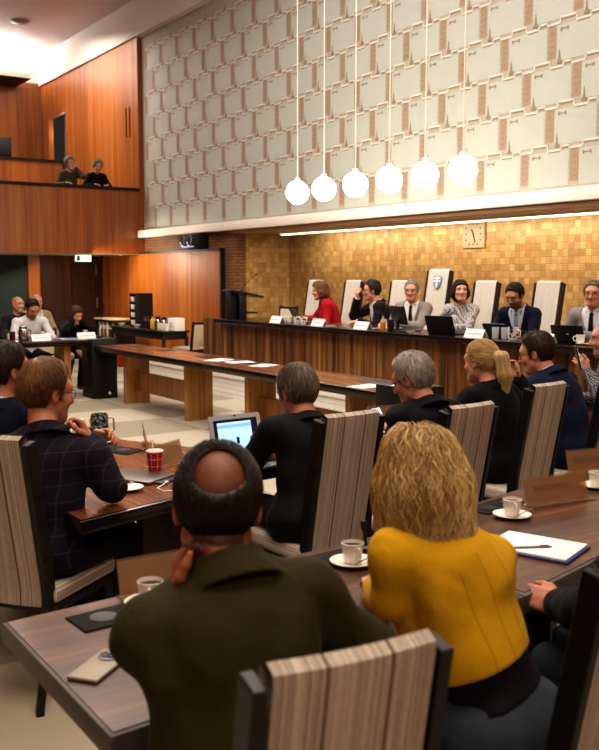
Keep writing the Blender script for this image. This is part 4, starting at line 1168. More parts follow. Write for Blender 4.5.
holder((2.04, 5.16, TZ), -62, 'acrylic card holder behind the patterned jug', .30, False)
holder((2.0, 4.1, TZ), -30, 'clear acrylic card holder standing just behind the red paper cup', .26, False)
holder((3.76, 4.52, TZ), 7, 'acrylic card holder on the table before the grey-haired man', .30, False)

def name_card(loc, heading, label, w=.25, hgt=.085, lines=1):
    t = thing('name_card', label, 'name card', loc, heading, 'folded white name cards')
    poly = [(-.045, 0), (.0, hgt), (.045, 0), (.041, 0), (0, hgt-.006), (-.041, 0)]
    MB().prism(poly, -w/2, w/2, frameM((0, 0, 0), (0, 1, 0), (0, 0, 1))).build('card', M_paper, t)
    a = math.atan2(.045, hgt); rt = Matrix.Rotation(-a, 3, 'X'); m = MB(); r = random.Random(int(loc[1]*100)); x = -w*.36
    while x < w*.3:
        ww = r.uniform(.01, .026); m.box((x+ww/2, -.0245, hgt*.46), (ww, .0012, .014), 0, rt); x += ww+.006
    m.build('lettering', M_ink2, t)
    return t
for y, lb in ((9.97, 'beside the lectern'), (9.03, 'before the woman in the red jacket'), (8.18, 'before the dark-haired man beside the juice bottle'), (6.40, 'before the woman in the checked top'), (5.56, 'beside the keyboard tablet with a logo')):
    name_card((6.42, y, DZ), 90, 'white folded name card on the council table %s' % lb)
name_card((4.02, 12.12, .83), 0, 'white folded name card before the man in the white shirt', .26)
name_card((4.68, 12.18, .83), 0, 'white folded name card before the woman with hands at her mouth', .26)

# paper cup, laptops, phones, jug on the warm table
t = thing('paper_cup', 'red paper cup with white pattern and a white straw', 'cup', (1.86, 3.98, TZ))
def redcup():
    m = NT('red_cup_paper'); s = m.sep(m.coord()); z = m.math('FRACT', m.math('DIVIDE', s[2], .034)); a = m.math('ARCTAN2', s[1], s[0]); q = m.math('FRACT', m.math('MULTIPLY', a, 1.2))
    ln = m.math('MAXIMUM', m.math('LESS_THAN', z, .10), m.math('LESS_THAN', q, .07)); m.col(m.mix(m.math('MULTIPLY', ln, .8), 'b3161a', 'e8d8d0')); m.set(.45); return m.m
MB().lathe([(0, .002), (.029, 0), (.030, .003), (.0405, .105), (.0395, .105), (.029, .006), (0, .006)], n=32).build('sleeve', redcup(), t)
MB().lathe([(.0385, .104), (.0425, .103), (.043, .108), (.039, .112), (.0, .110)], n=32).build('lid', plain('cup_lid', 'e6c9bf', .4), t)
MB().tube([(-.006, 0, .02), (-.012, 0, .15)], .003, 8).build('straw', M_paper, t)
def laptop(name, label, loc, heading, ang=108, w=.31, d=.215, body=None, screen=None, z=0, lit=True, cat='laptop', sh=None, bezel=None):
    t = thing(name, label, cat, loc, heading); body = body or M_dark
    MB().box((0, 0, .008), (w, d, .014), .004).build('base', body, t)
    k = MB()
    for r in range(5):
        for c in range(12): k.box((-w*.42+c*w*.84/11, -d*.05+r*d*.1, .0155), (w*.062, d*.075, .002))
    k.build('keyboard', M_black, t)
    MB().box((0, -d*.33, .0152), (w*.3, d*.22, .001)).build('touchpad', plain('touchpad_grey', '8a888a', .4), t)
    a = R(ang-90); H = sh or d
    M = frameM((0, d/2, .012), (1, 0, 0), (0, math.sin(a), math.cos(a)))     # z axis points to -y : the viewer
    l = MB()
    l.prism([(-w/2+.004, 0), (w/2-.004, 0), (w/2, .006), (w/2, H-.008), (w/2-.008, H), (-w/2+.008, H), (-w/2, H-.008), (-w/2, .006)], -.007, .0, M)
    sc = l.build('screen_lid', body, t)
    if screen: screen(t, sc, M, w, H)
    else: MB().prism([(-w*.47, H*.07), (w*.47, H*.07), (w*.47, H*.95), (-w*.47, H*.95)], .0, .001, M).build('display', plain('dark_display', '0c0d10', .12), sc)
    return t
def web_screen(t, sc, M, w, H):
    def R4(x0, x1, y0, y1, z, mt, nm): MB().prism([(x0*w, y0*H), (x1*w, y0*H), (x1*w, y1*H), (x0*w, y1*H)], z, z+.0004, M).build(nm, mt, sc)
    R4(-.425, .425, .05, .90, .0006, emit('lit_desktop', '0d1a30', .25), 'display')
    R4(-.36, .30, .06, .84, .0012, emit('lit_page', 'a6cff4', .95), 'web_page')
    R4(-.36, .30, .72, .79, .0018, emit('lit_header', '7fb4ea', .8), 'page_header')
    R4(-.36, -.05, .06, .34, .0018, emit('lit_blue', '4f9ce8', 1.0), 'page_block')
    R4(-.05, .12, .06, .2, .0018, emit('lit_blue_2', '6aaced', 1.0), 'page_block')
    R4(.33, .42, .1, .56, .0014, emit('lit_side', '1f6fd0', .9), 'sidebar')
    R4(-.02, .035, .36, .5, .0024, plain('screen_dark', '10131c', .3), 'picture')
    R4(-.02, .02, .955, .985, .0016, M_black, 'webcam')
M_lapw = plain('laptop_silver', 'c9cbd2', .35, .2, var=.03)
laptop('laptop', 'open silver laptop showing a light blue web page', (2.335, 3.86, TZ), -3, 104, .31, .215, M_lapw, web_screen, sh=.235)
def flat_laptop(label, loc, heading, mt):
    t = thing('laptop', label, 'laptop', loc, heading)
    MB().box((0, 0, .0055), (.31, .215, .009), .004).build('base', mt, t); MB().box((0, 0, .0125), (.31, .215, .005), .002).build('screen_lid', mt, t)
flat_laptop('closed grey laptop lying on the warm wooden table', (1.74, 3.93, TZ), 62, plain('laptop_grey', '6a625e', .35, .5, var=.04))
def phone(label, loc, heading, back, cam=True, lit=None):
    t = thing('phone', label, 'phone', loc, heading)
    MB().box((0, 0, .005), (.082, .172, .009), .004, None, 3).build('case', back, t)
    if cam:
        MB().lathe([(0, .0095), (.027, .0095), (.0275, .0115), (.024, .0125), (0, .0125)], (0, .045, 0), 28).build('camera_ring', plain('camera_black', '1a1716', .25), t)
        m = MB()
        for a in range(4): m.lathe([(0, .0125), (.007, .0125), (.007, .0145), (.004, .0145), (0, .0135)], (.011*math.cos(a*PI/2+.78), .045+.011*math.sin(a*PI/2+.78), 0), 14)
        m.build('lens', plain('lens_glass', '2c2c33', .1), t)
    if lit: MB().box((0, 0, .0105), (.07, .15, .001)).build('display', lit, t)
    return t
phone('beige phone with a round camera ring lying face down on the front table', (.795, 2.03, TZ), 52, plain('phone_beige', '8f8570', .45))
phone('black phone charging on the warm wooden table', (1.83, 3.80, TZ), 60, M_dark, False)
t = thing('charging_cable', 'white charging cable running from the black phone over the table edge', 'cable', (0, 0, 0))
MB().tube([(1.80, 3.73, .75), (1.72, 3.66, .746), (1.72, 3.60, .745), (1.82, 3.555, .745), (1.93, 3.56, .745), (2.0, 3.57, .744)], .0028, 6).build('wire', M_paper, t)
MB().box((1.803, 3.735, .75), (.012, .022, .008), .002).build('plug', M_paper, t)
def jug_mat():
    m = NT('jug_pattern'); n = m.noise(m.coord(), 45, 3, .6); m.col(m.ramp(n, [(.4, '0f1b20'), (.5, '1c3a3e'), (.55, '9db0a6'), (.62, '14262c')])); m.set(.3); return m.m
t = thing('jug', 'dark blue-green patterned jug with a handle', 'jug', (1.99, 5.0, TZ))
MB().lathe([(0, 0), (.05, 0), (.052, .01), (.05, .14), (.046, .15), (.044, .145), (.045, .02), (0, .012)], n=28).build('body', jug_mat(), t)
MB().tube([(.045, -.01, .125), (.078, -.02, .12), (.08, -.02, .05), (.048, -.01, .035)], .006, 8).build('handle', M_silver, t)
t = thing('carafe', 'small white carafe next to the patterned jug', 'carafe', (1.88, 5.02, TZ))
MB().lathe([(0, 0), (.042, 0), (.045, .02), (.043, .08), (.03, .11), (.031, .125), (.028, .125), (0, .1)], n=24).build('body', M_china, t); MB().tube([(-.038, 0, .1), (-.062, 0, .09), (-.06, 0, .04), (-.04, 0, .03)], .005, 8).build('handle', M_china, t)
# front row bits
t = thing('writing_pad', 'white writing pad with a blue edge on the front table', 'notepad', (2.42, 2.10, TZ), -20)
MB().box((0, 0, .004), (.23, .30, .008), .001).build('cover', plain('pad_blue', '31458f', .6), t)
MB().box((.003, .004, .011), (.222, .292, .007), .001).build('pages', M_paper, t)
t = thing('ballpoint_pen', 'thin grey pen lying on the white writing pad', 'pen', (2.37, 2.085, TZ+.0185), -62)
MB().tube([(0, -.07, 0), (0, .06, 0), (0, .07, 0)], [.004, .004, .0015], 10).build('barrel', M_grey, t); MB().tube([(0, -.078, 0), (0, -.07, 0)], .0035, 8).tube([(.0, -.065, .005), (0, -.035, .0055)], .0014, 6).build('clip', M_silver, t)
t = thing('table_microphone', 'small black table microphone next to the coffee cup by the yellow sleeve', 'microphone', (1.92, 2.42, TZ))
MB().lathe([(0, 0), (.035, 0), (.035, .015), (.025, .022), (0, .022)], n=20).build('base', M_dark, t); MB().tube([(0, 0, .02), (.0, .01, .07)], .006, 8).tube([(0, .01, .07), (0, .015, .1)], [.011, .012], 10).build('head', M_dark, t)
# things on the council table
laptop('tablet', 'dark tablet propped before the woman in the red jacket', (6.72, 9.77, DZ), 285, 118, .27, .17, M_dark, cat='tablet', sh=.19)
laptop('laptop', 'open black laptop of the woman in the checked top', (6.62, 6.99, DZ), 262, 108, .36, .23, M_dark, sh=.19)
laptop('tablet', 'dark keyboard tablet before the man in the navy suit', (6.72, 6.34, DZ), 255, 122, .26, .17, M_dark, cat='tablet', sh=.15)
def logo(t, sc, M, w, H): 
    MB().prism([(-.012, H*.5-.012), (.012, H*.5-.012), (.012, H*.5+.012), (-.012, H*.5+.012)], -.0085, -.007, M).build('logo', M_silver, sc)
laptop('tablet', 'dark keyboard tablet with a small logo near the right end of the council table', (6.68, 5.44, DZ), 250, 122, .29, .19, M_dark, logo, cat='tablet', sh=.18)
t = thing('monitor', 'black screen standing before the man in the light grey suit', 'monitor', (6.72, 7.85, DZ), 285)
MB().box((0, .05, .008), (.2, .16, .014), .004).build('base', M_black, t); MB().box((0, .06, .06), (.05, .03, .1), .003).build('stem', M_black, t)
MB().box((0, .045, .165), (.36, .025, .21), .006, Matrix.Rotation(R(-14), 3, 'X')).build('panel', M_black, t)
t = thing('juice_bottle', 'small glass bottle of orange juice on the council table', 'bottle', (6.46, 7.87, DZ))
MB().lathe([(0, 0), (.028, 0), (.03, .006), (.03, .09), (.026, .105), (.0125, .13), (.0125, .165)], n=24).build('bottle', plain('bottle_glass', 'b9a48a', .1), t)
MB().lathe([(.0305, .003), (.031, .01), (.031, .085), (.0305, .09)], n=24).build('juice', plain('orange_juice', 'c77a14', .25), t); MB().lathe([(.0, .178), (.0145, .178), (.0145, .16), (.012, .16)], n=20).build('lid', M_silver, t)
t = thing('mug', 'dark blue mug beside the juice bottle', 'mug', (6.46, 7.74, DZ))
MB().lathe([(0, 0), (.034, 0), (.036, .005), (.038, .125), (.035, .125), (.033, .01), (0, .008)], n=24).build('body', plain('navy_glaze', '1b1d33', .3), t); MB().tube([(0, -.036, .1), (0, -.065, .09), (0, -.062, .045), (0, -.036, .03)], .006, 8).build('handle', plain('navy_glaze', '1b1d33', .3), t)
def mugmat():
    m = NT('photo_mug'); n = m.noise(m.coord(), 32, 2); m.col(m.ramp(n, [(.42, 'e8e6e2'), (.5, 'd8d4d0'), (.54, '1c1c1e')], 'CONSTANT')); m.set(.3); return m.m
MM = mugmat()
for y, x, lb in ((9.63, 6.5, 'first of the two patterned mugs before the woman in the red jacket'), (9.49, 6.5, 'second of the two patterned mugs, the one nearer her name card'), (5.99, 6.5, 'white mug with a dark picture before the man in the navy suit')):
    s = 1.25 if y < 6 else 1.0
    t = thing('mug', lb, 'mug', (x, y, DZ))
    MB().lathe([(0, 0), (.04*s, 0), (.042*s, .005), (.042*s, .095*s), (.039*s, .095*s), (.038*s, .01), (0, .008)], n=24).build('body', MM, t); MB().tube([(0, -.04*s, .08*s), (0, -.07*s, .07*s), (0, -.068*s, .03*s), (0, -.04*s, .02*s)], .006, 8).build('handle', M_china, t)
for y, lb in ((10.0, 'white cup on the council table next to the first name card'), (9.87, 'white cup between the first name card and the patterned mugs')):
    cup((6.55, y, DZ), lb, 200, True, 'white coffee cups', 1.2)
def glass_mat():
    m = NT('drinking_glass'); m.col('d8dde0'); m.set(.05); tr = m.n('BsdfTransparent'); mx = m.n('MixShader'); mx.inputs[0].default_value = .35
    m.l(tr.outputs[0], mx.inputs[1]); m.l(m.p.outputs[0], mx.inputs[2]); m.l(mx.outputs[0], m.t.nodes['Material Output'].inputs[0]); return m.m
M_glass = glass_mat()
for y, x, lb in ((6.2, 6.48, 'water glass beside the name card of the woman in the checked top'), (6.12, 6.52, 'water glass next to the white mug with a dark picture')):
    t = thing('water_glass', lb, 'glass', (x, y, DZ), 0, 'water glasses on the council table')
    MB().lathe([(0, 0), (.03, 0), (.036, .11), (.034, .11), (.028, .008), (0, .008)], n=24).build('bowl', M_glass, t); MB().lathe([(0, .009), (.0275, .009), (.031, .07), (0, .07)], n=20).build('water', M_glass, t)
def pad(label, loc, heading, w, d, mt, nm='notebook'):
    t = thing(nm, label, nm.replace('_', ' '), loc, heading)
    MB().box((0, 0, .006), (w, d, .012), .003).build('cover', mt, t); MB().box((.002, 0, .006), (w+.001, d-.012, .007)).build('pages', M_paper, t)
pad('grey folder flat on the council table beside the bottle', (6.62, 8.02, DZ), 84, .24, .3, M_grey, 'folder')
pad('dark notebook before the man in the light grey suit', (6.55, 7.58, DZ), 80, .2, .26, M_dark)
pad('dark notebook between the grey suited man and the black laptop', (6.7, 7.47, DZ), 95, .18, .22, M_dark)
pad('black phone wallet beside the name card of the woman in red', (6.47, 8.92, DZ), 95, .1, .16, M_dark)
def sheet(label, loc, heading, w=.21, d=.297, n=1):
    t = thing('paper_sheet', label, 'paper', loc, heading)
    MB().box((0, 0, .001*n), (w, d, .002*n)).build('sheet', M_paper, t)
    m = MB()
    for k in range(7): m.box((-.02 if k % 3 == 2 else 0, d*.36-k*.03, .002*n+.0004), (w*(.55 if k % 3 == 2 else .74), .004, .0004))
    m.build('print', M_ink2, t)
sheet('paper sheets on the long table, the farther pair', (5.04, 9.05, TZ+.001), 70, n=3); sheet('single sheet next to the farther pair on the long table', (5.12, 8.72, TZ+.001), 95)
sheet('white sheet alone in the middle of the long table', (5.14, 8.25, TZ+.001), 62); sheet('printed sheet at the near end of the long table', (4.88, 6.15, TZ+.001), 80, .21, .297, 2)
sheet('sheet of paper on top of the near black pedestal block', (4.765, 5.47, .831), 65)
sheet('sheet of paper before the man in the light grey suit', (6.8, 8.2, DZ), 80)
# things on the far table
t = thing('thermos_jug', 'polished steel thermos jug on the far table', 'jug', (3.80, 12.15, .8275))
MB().lathe([(0, 0), (.062, 0), (.065, .01), (.065, .15), (.058, .165), (.05, .17)], n=28).build('body', M_silver, t); MB().lathe([(.052, .165), (.054, .19), (.03, .2), (0, .2)], n=24).build('lid', M_dark, t); MB().tube([(.06, 0, .15), (.1, 0, .145), (.1, 0, .05), (.064, 0, .04)], .008, 8).build('handle', M_dark, t)
t = thing('tumbler', 'dark red tumbler left of the thermos jug', 'tumbler', (3.66, 12.18, .8275)); MB().lathe([(0, 0), (.034, 0), (.036, .004), (.04, .13), (.037, .13), (.033, .01), (0, .008)], n=24).build('body', plain('dark_red', '4a1414', .3), t)
pad('blue folder lying before the woman with hands at her mouth', (4.42, 12.22, .8275), 80, .22, .3, plain('folder_blue', '1e2c6a', .5), 'folder')
t = thing('gooseneck_microphone', 'gooseneck microphone on the far table beside the black pedestal', 'microphone', (4.86, 12.2, .831))
MB().lathe([(0, 0), (.06, 0), (.06, .025), (.02, .035), (0, .035)], n=20).build('base', M_dark, t); MB().tube([(0, 0, .03), (.02, 0, .15), (.07, .0, .3), (.1, 0, .38)], .006, 6).build('stem', M_dark, t); MB().tube([(.1, 0, .38), (.112, 0, .405)], [.015, .016], 8).build('head', M_dark, t)
t = thing('water_glass', 'water glass on the far table near the microphone', 'glass', (4.74, 12.36, .8275)); MB().lathe([(0, 0), (.03, 0), (.036, .11), (.034, .11), (.028, .008), (0, .008)], n=20).build('bowl', M_glass, t)

# coffee table
CZ = .751
t = thing('cup_rack', 'tall black cup dispenser with white cups in its slots', 'rack', (7.2, 15.8, CZ))
rk = MB(); rk.box2((-.14, -.12, 0), (.14, .06, .63)).box2((.1, .06, 0), (.14, .3, .63)).box2((-.14, .28, 0), (.14, .3, .63)).box2((-.14, .06, .61), (.14, .3, .63))
for k in range(4): rk.box2((-.14, .06, .02+k*.145), (.14, .3, .035+k*.145))
rk.build('case', M_black, t)
for k in range(4): cup((7.075, 15.97, CZ+.036+k*.145), 'white cup in the black dispenser, %s slot' % ['lowest', 'second lowest', 'second highest', 'highest'][k], 200, False, 'cups in the dispenser', 1.35)
def bottle(label, y, x, hgt, r, mt, capm, cat='bottle', nm='bottle'):
    t = thing(nm, label, cat, (x, y, CZ)); MB().lathe([(0, 0), (r*.95, 0), (r, .006), (r, hgt*.62), (r*.75, hgt*.75), (r*.4, hgt*.85), (r*.4, hgt*.95)], n=20).build('body', mt, t)
    MB().lathe([(0, hgt), (r*.48, hgt), (r*.48, hgt*.92), (r*.36, hgt*.92)], n=16).build('cap', capm, t)
M_yel = plain('yellow_carton', 'd3a018', .5); M_red = plain('red_label', '8e1a16', .5)
for i, (y, lb) in enumerate(((15.42, 'dark bottle right beside the cup dispenser'), (15.34, 'dark bottle second from the cup dispenser'), (15.26, 'dark bottle third from the cup dispenser'))):
    bottle(lb+' on the coffee table', y, 7.05, .21, .032, [plain('cola_dark', '2b120c', .15), plain('water_dark', '33261c', .2), plain('cola_dark', '2b120c', .15)][i], M_red)
for i, (y, lb) in enumerate(((15.14, 'yellow juice bottle, the one nearer the cup dispenser'), (15.02, 'yellow juice bottle nearer the thermos flasks'))): bottle(lb, y, 7.08, .23, .045, M_yel, plain('green_cap', '3c7a2c', .5))
for i, (y, lb) in enumerate(((14.86, 'steel thermos flask with black top beside the yellow bottle'), (14.62, 'steel thermos flask with black top nearer the white box'))):
    t = thing('thermos_flask', lb, 'flask', (7.05, y, CZ)); MB().lathe([(0, 0), (.058, 0), (.06, .006), (.06, .15), (.045, .18)], n=24).build('body', M_silver, t); MB().lathe([(.046, .176), (.046, .22), (.03, .235), (0, .235)], n=20).build('lid', M_dark, t); MB().tube([(0, -.05, .19), (0, -.085, .18), (0, -.085, .07), (0, -.058, .05)], .008, 8).build('handle', M_dark, t)
t = thing('tissue_box', 'white box with a dark round mark on the coffee table', 'box', (7.18, 14.40, CZ)); MB().box((0, 0, .11), (.2, .26, .22), .004).build('carton', M_paper, t); MB().lathe([(.03, 0), (.045, 0), (.045, .002), (.03, .002), (.03, 0)], (-.1, 0, .1), 20, Matrix.Rotation(-PI/2, 3, 'Y')).build('mark', M_ink2, t)
k = 0
for y in (14.47, 14.38, 14.29, 14.56):
    for s in range(2):
        k += 1; cup((6.94, y+.0, CZ+s*.05), 'white cup in the stacks before the white box, %s of the %s stack' % (('lower', 'upper')[s], {14.47: 'second', 14.38: 'third', 14.29: 'fourth', 14.56: 'first'}[y]), 150, False, 'stacked cups on the coffee table', 1.2)
for y, lb in ((16.3, 'white sugar bowl at the far end of the coffee table'), (15.6, 'white bowl before the cup dispenser')):
    t = thing('bowl', lb, 'bowl', (6.98, y, CZ)); MB().lathe([(0, 0), (.035, 0), (.04, .008), (.075, .06), (.072, .061), (.036, .012), (0, .01)], n=24).build('dish', M_china, t); MB().lathe([(0, .05), (.06, .05)], n=20).build('sugar', M_paper, t)
t = thing('bookcase', 'low shelf with a pale wooden top in the corner behind the coffee table', 'shelf', (7.5, 17.9, 0))
b = MB(); b.box2((-.2, -.55, 0), (.2, -.52, .8)).box2((-.2, .52, 0), (.2, .55, .8)).box2((-.2, -.52, .42), (.2, .52, .45)).box2((.18, -.52, 0), (.2, .52, .8)); b.build('case', M_black, t); MB().box((0, 0, .815), (.44, 1.14, .03), .003).build('top_board', plain('pale_board', 'c9b48c', .5), t)
bc = ['e3dfd4', '1d1a18', 'c79a2a', '3a2c20', 'd9d4c8', '5e1a16', '1f2a3a', 'c9b48c']
for i in range(8):
    t = thing('ring_binder', '%s binder on the low shelf, %s from the wall corner' % (['white', 'black', 'yellow', 'dark brown', 'cream', 'dark red', 'navy', 'tan'][i], ['first', 'second', 'third', 'fourth', 'fifth', 'sixth', 'seventh', 'eighth'][i]), 'binder', (7.48, 18.33-i*.1, .45), 0, 'binders on the low shelf')
    MB().box((0, 0, .15), (.26, .075, .30), .004).build('cover', plain('binder_%d' % i, bc[i], .6), t); MB().box((-.131, 0, .2), (.002, .05, .08)).build('spine_label', M_paper, t)
t = thing('carrier_bag', 'small red bag standing on the floor under the coffee table', 'bag', (6.85, 16.15, 0)); MB().prism([(-.07, 0), (.07, 0), (.06, .2), (-.06, .2)], -.14, .14, frameM((0, 0, 0), (1, 0, 0), (0, 0, 1))).build('sack', M_red, t); MB().tube([(0, -.07, .2), (0, -.05, .27), (0, .05, .27), (0, .07, .2)], .006, 6).build('handle', M_red, t)
t = thing('carrier_bag', 'small green bag on the floor beside the red bag', 'bag', (6.85, 16.6, 0)); MB().prism([(-.07, 0), (.07, 0), (.06, .2), (-.06, .2)], -.12, .12, frameM((0, 0, 0), (1, 0, 0), (0, 0, 1))).build('sack', plain('green_bag', '1d5a30', .5), t); MB().tube([(0, -.06, .2), (0, -.04, .26), (0, .04, .26), (0, .06, .2)], .006, 6).build('handle', M_dark, t)
# ------------------------------------------------------------------ people
def wl(loc, heading, pt):
    a = R(heading); x, y = pt[0]-loc[0], pt[1]-loc[1]
    return (x*math.cos(a)-y*math.sin(a), x*math.sin(a)+y*math.cos(a), pt[2]-loc[2])
def wd(heading, v): return wl((0, 0, 0), heading, v)
CG = 'people seated at the council table'
def council(label, y, pose, look, h=.006):
    pose = dict(pose, ts=.87); look = dict(look, head_s=look.get('head_s', .96))
    return person(label, (7.42, y, .33), 270, pose, look, CG, h)
desk_hands = {'L': ((-.14, .40, .80), (-.5, .0, .5), (.5, .8, -.1), (.2, -.1, -1), .4), 'R': ((.14, .40, .80), (.5, .0, .5), (-.5, .8, -.1), (-.2, -.1, -1), .4)}
council('woman in a red jacket with wavy light brown hair looking aside', 10.05, dict(lean=14, twist=30, head=(30, 8, 0), L=((.02, .42, .80), (-.5, .1, .5), (.5, .8, -.1), (.2, -.1, -1), .4), R=((.30, .36, .80), (.55, .0, .5), (-.2, .9, -.1), (-.2, -.1, -1), .4)),
        dict(fem=True, skin='d39a80', hair='bob', bob=.07, hair_t=.016, hair_c='5a3a20', hair_c2='a37a48', lip='a84a48', outfit=dict(kind='jacket', mat='red_wool', c='a01420', vneck=.05, copen=.05), seed=3))
council('man in a dark suit with dark curly hair and a hand at his mouth', 9.0, dict(lean=10, twist=26, head=(32, 4, 0), R=((.19, .30, 1.07), (.5, .2, .55), (-.3, .2, 1), (-.3, -.9, .1), .8), L=((.02, .40, .80), (-.4, .1, .5), (.6, .8, -.1), (.2, -.1, -1), .4)),
        dict(skin='c48a70', hair='curly', hair_t=.017, hair_c='17110e', hair_c2='3d322c', brow='17110e', glasses='15110f', outfit=dict(kind='suit', mat='black_suit', c='1b191c', shirt='e6e4e2', open=.12), seed=4))
council('man in a light grey suit, white shirt and dark tie with grey hair and glasses', 8.40, dict(lean=6, twist=-22, head=(-36, 6, 0), **desk_hands),
        dict(skin='d0967e', hair='short', hair_t=.012, hair_c='8d857b', hair_c2='c9c2b6', brow='8a7a6c', glasses='6a2a2a', outfit=dict(kind='suit', mat='grey_suit', c='8e8680', shirt='ece8e6', tie='1a1a20', open=.09), seed=5))
council('woman in a black and white checked top with short dark hair', 7.60, dict(lean=5, twist=-28, head=(-58, -5, 0), **desk_hands),
        dict(fem=True, skin='d8a48c', hair='bob', bob=.03, hair_t=.01, hair_c='1d1310', hair_c2='3a2620', brow='2a1a14', lip='a8504c', outfit=dict(kind='blouse', name='blouse', mat='checked_cloth', c='16141a', pattern='check', c2='d9d5d6'), seed=6))
council('bearded man in a navy suit with pale blue tie looking down at a screen', 6.66, dict(lean=14, twist=-12, head=(-10, 26, 0), **desk_hands),
        dict(skin='c08a70', hair='short', hair_t=.016, hair_c='130e0d', hair_c2='2a201c', brow='15100e', beard='2a1c16', glasses='15110f', outfit=dict(kind='suit', mat='navy_suit', c='141a33', shirt='cfd6e6', tie='8a9cb8', open=.09), seed=7))
council('man in a grey blazer with navy tie at the right end of the council table', 5.76, dict(lean=6, twist=-18, head=(-28, 4, 0), **desk_hands),
        dict(skin='cc937a', hair='short', hair_t=.014, hair_c='6e645a', hair_c2='a89c8c', glasses='2a2422', outfit=dict(kind='suit', mat='grey_blazer', c='8f8c8e', shirt='e8e8ee', tie='17203a', open=.10), seed=8))
# gallery
GG = 'people on the balcony'
person('person with grey hair in an olive coat on the balcony, cheek on hand', (6.78, 18.45, 2.72), 180, dict(lean=8, hip=.58, head=(-12, 8, 8), L=((-.10, .22, 1.16), (-.35, .3, .6), (.3, .1, 1), (.6, -.7, .2), .7), R=((.16, .36, .84), (.5, .1, .5), (-.6, .8, 0), (0, 0, -1), .4)),
       dict(fem=True, skin='c89a84', hair='fluffy', hair_t=.022, hair_c='77706a', hair_c2='b4aea6', outfit=dict(kind='jacket', mat='olive_coat', c='4a4232', copen=.04), seed=21), GG, .011)
person('person with grey hair in a black top on the balcony looking down', (7.36, 18.45, 2.72), 180, dict(lean=9, hip=.57, head=(4, 26, 0), L=((-.15, .36, .84), (-.5, .1, .5), (.6, .8, 0), (0, 0, -1), .4), R=((.15, .36, .84), (.5, .1, .5), (-.6, .8, 0), (0, 0, -1), .4)),
       dict(fem=True, skin='c39680', hair='fluffy', hair_t=.02, hair_c='6a645e', hair_c2='aaa49a', outfit=dict(kind='jacket', mat='black_top', c='151317', copen=.03), seed=22), GG, .011)
# far table
FG = 'people at the far table'
person('man in a white shirt with short dark hair looking down at the far table', (4.17, 13.12, 0), 180, dict(lean=10, hip=.58, head=(-6, 34, 0), L=((-.12, .42, .86), (-.5, .1, .6), (.6, .8, -.1), (0, 0, -1), .4), R=((.14, .42, .86), (.5, .1, .6), (-.6, .8, -.1), (0, 0, -1), .4), scale=1),
       dict(skin='b98468', hair='short', hair_t=.01, hair_c='1a1210', hair_c2='33241c', brow='1a1210', beard='4a3428', beard_w=.5, sw=.195, outfit=dict(kind='shirt', mat='white_shirt', c='d9d6d8'), seed=23), FG, .009)
person('bald man in dark clothes sitting behind by the green wall', (4.4, 14.38, 0), 180, dict(lean=0, hip=.56, head=(-30, 0, 0), head_off=(0, -.02, 0)),
       dict(skin='c08a70', hair=None, scalp='8a6a58', beard='8a7c72', beard_w=.4, outfit=dict(kind='jacket', mat='charcoal_jacket', c='26262b', copen=.05, under='3a3a40'), seed=24), FG, .01)
person('bald man in a beige jacket sitting behind the man in the white shirt', (4.83, 14.78, 0), 180, dict(lean=0, hip=.59, head=(0, 6, 0)),
       dict(skin='c48c70', hair=None, scalp='a08070', outfit=dict(kind='suit', mat='beige_jacket', c='a28d74', shirt='dcd8d4', open=.1), seed=25), FG, .01)
person('woman in black with brown hair, both hands at her mouth', (4.86, 13.42, 0), 180, dict(lean=24, hunch=12, hip=.55, head=(-10, 20, 0), L=((-.04, .40, 1.06), (-.35, .35, .75), (.2, -.1, 1), (.9, -.3, .1), .4), R=((.05, .40, 1.06), (.35, .35, .75), (-.2, -.1, 1), (-.9, -.3, .1), .4), kneeL=(-.1, .40, .53), kneeR=(.1, .42, .53), footL=(-.12, .2, .09), footR=(.16, .34, .09)),
       dict(fem=True, skin='c9937c', hair='bob', bob=.03, hair_t=.014, hair_c='3a241a', hair_c2='6a4630', outfit=dict(kind='jacket', mat='black_wool', c='141216'), seed=26), FG, .009)
# middle rows
MG = 'people in the middle row seen from behind'
person('dark-haired man in a navy suit at the left frame edge', (1.24, 4.46, 0), 62, dict(lean=2, hip=.56, ts=.93, head=(22, 4, 0), kneeL=(-.1, .3, .53), kneeR=(.1, .3, .53), footL=(-.1, .25, .09), footR=(.1, .25, .09)),
       dict(skin='b57a5e', hair='short', hair_t=.016, hair_c='1c1310', hair_c2='3a2a20', beard='5a3c2c', beard_w=.4, outfit=dict(kind='suit', mat='navy_suit_2', c='121a30', shirt='d8dae2'), seed=31), MG, .006)
L, H = (1.18, 3.62, 0), 58
person('man in a dark plaid jacket with glasses, chin on his hand', L, H, dict(lean=3, hunch=14, hip=.56, ts=.88, twist=-25, shrug=(-.02, -.045), head=(22, 8, 0), head_off=(-.02, .0, .012), ER=wl(L, H, (1.455, 3.53, .81)), R=(wl(L, H, (1.40, 3.64, 1.0)), wl(L, H, (1.55, 3.3, .4)), wd(H, (-.45, .1, 1)), wd(H, (-.9, .1, -.3)), 1.3, .9), L=(wl(L, H, (1.50, 3.80, .98)), wl(L, H, (1.2, 4.2, .7)), wd(H, (.3, -.8, .2)), wd(H, (-.5, -.2, -.6)), .7), kneeL=(-.11, .36, .54), kneeR=(.13, .40, .54), footL=(-.1, .3, .09), footR=(.14, .34, .09)),
       dict(skin='bd8266', hair='short', hair_t=.017, part=.5, hair_c='5e3d26', hair_c2='a0744a', brow='5a3a24', beard='8a6048', beard_w=.45, glasses='2a1c16', hair_l=1.3, fold=.014, outfit=dict(kind='jacket', mat='plaid_wool', c='1c1a26', pattern='plaid', c2='3c3444', copen=.05), hem=-.18, leg_mat='navy_trousers', leg_c='141620', seed=32), MG, .0055)
L, H = (2.425, 3.47, 0), 2
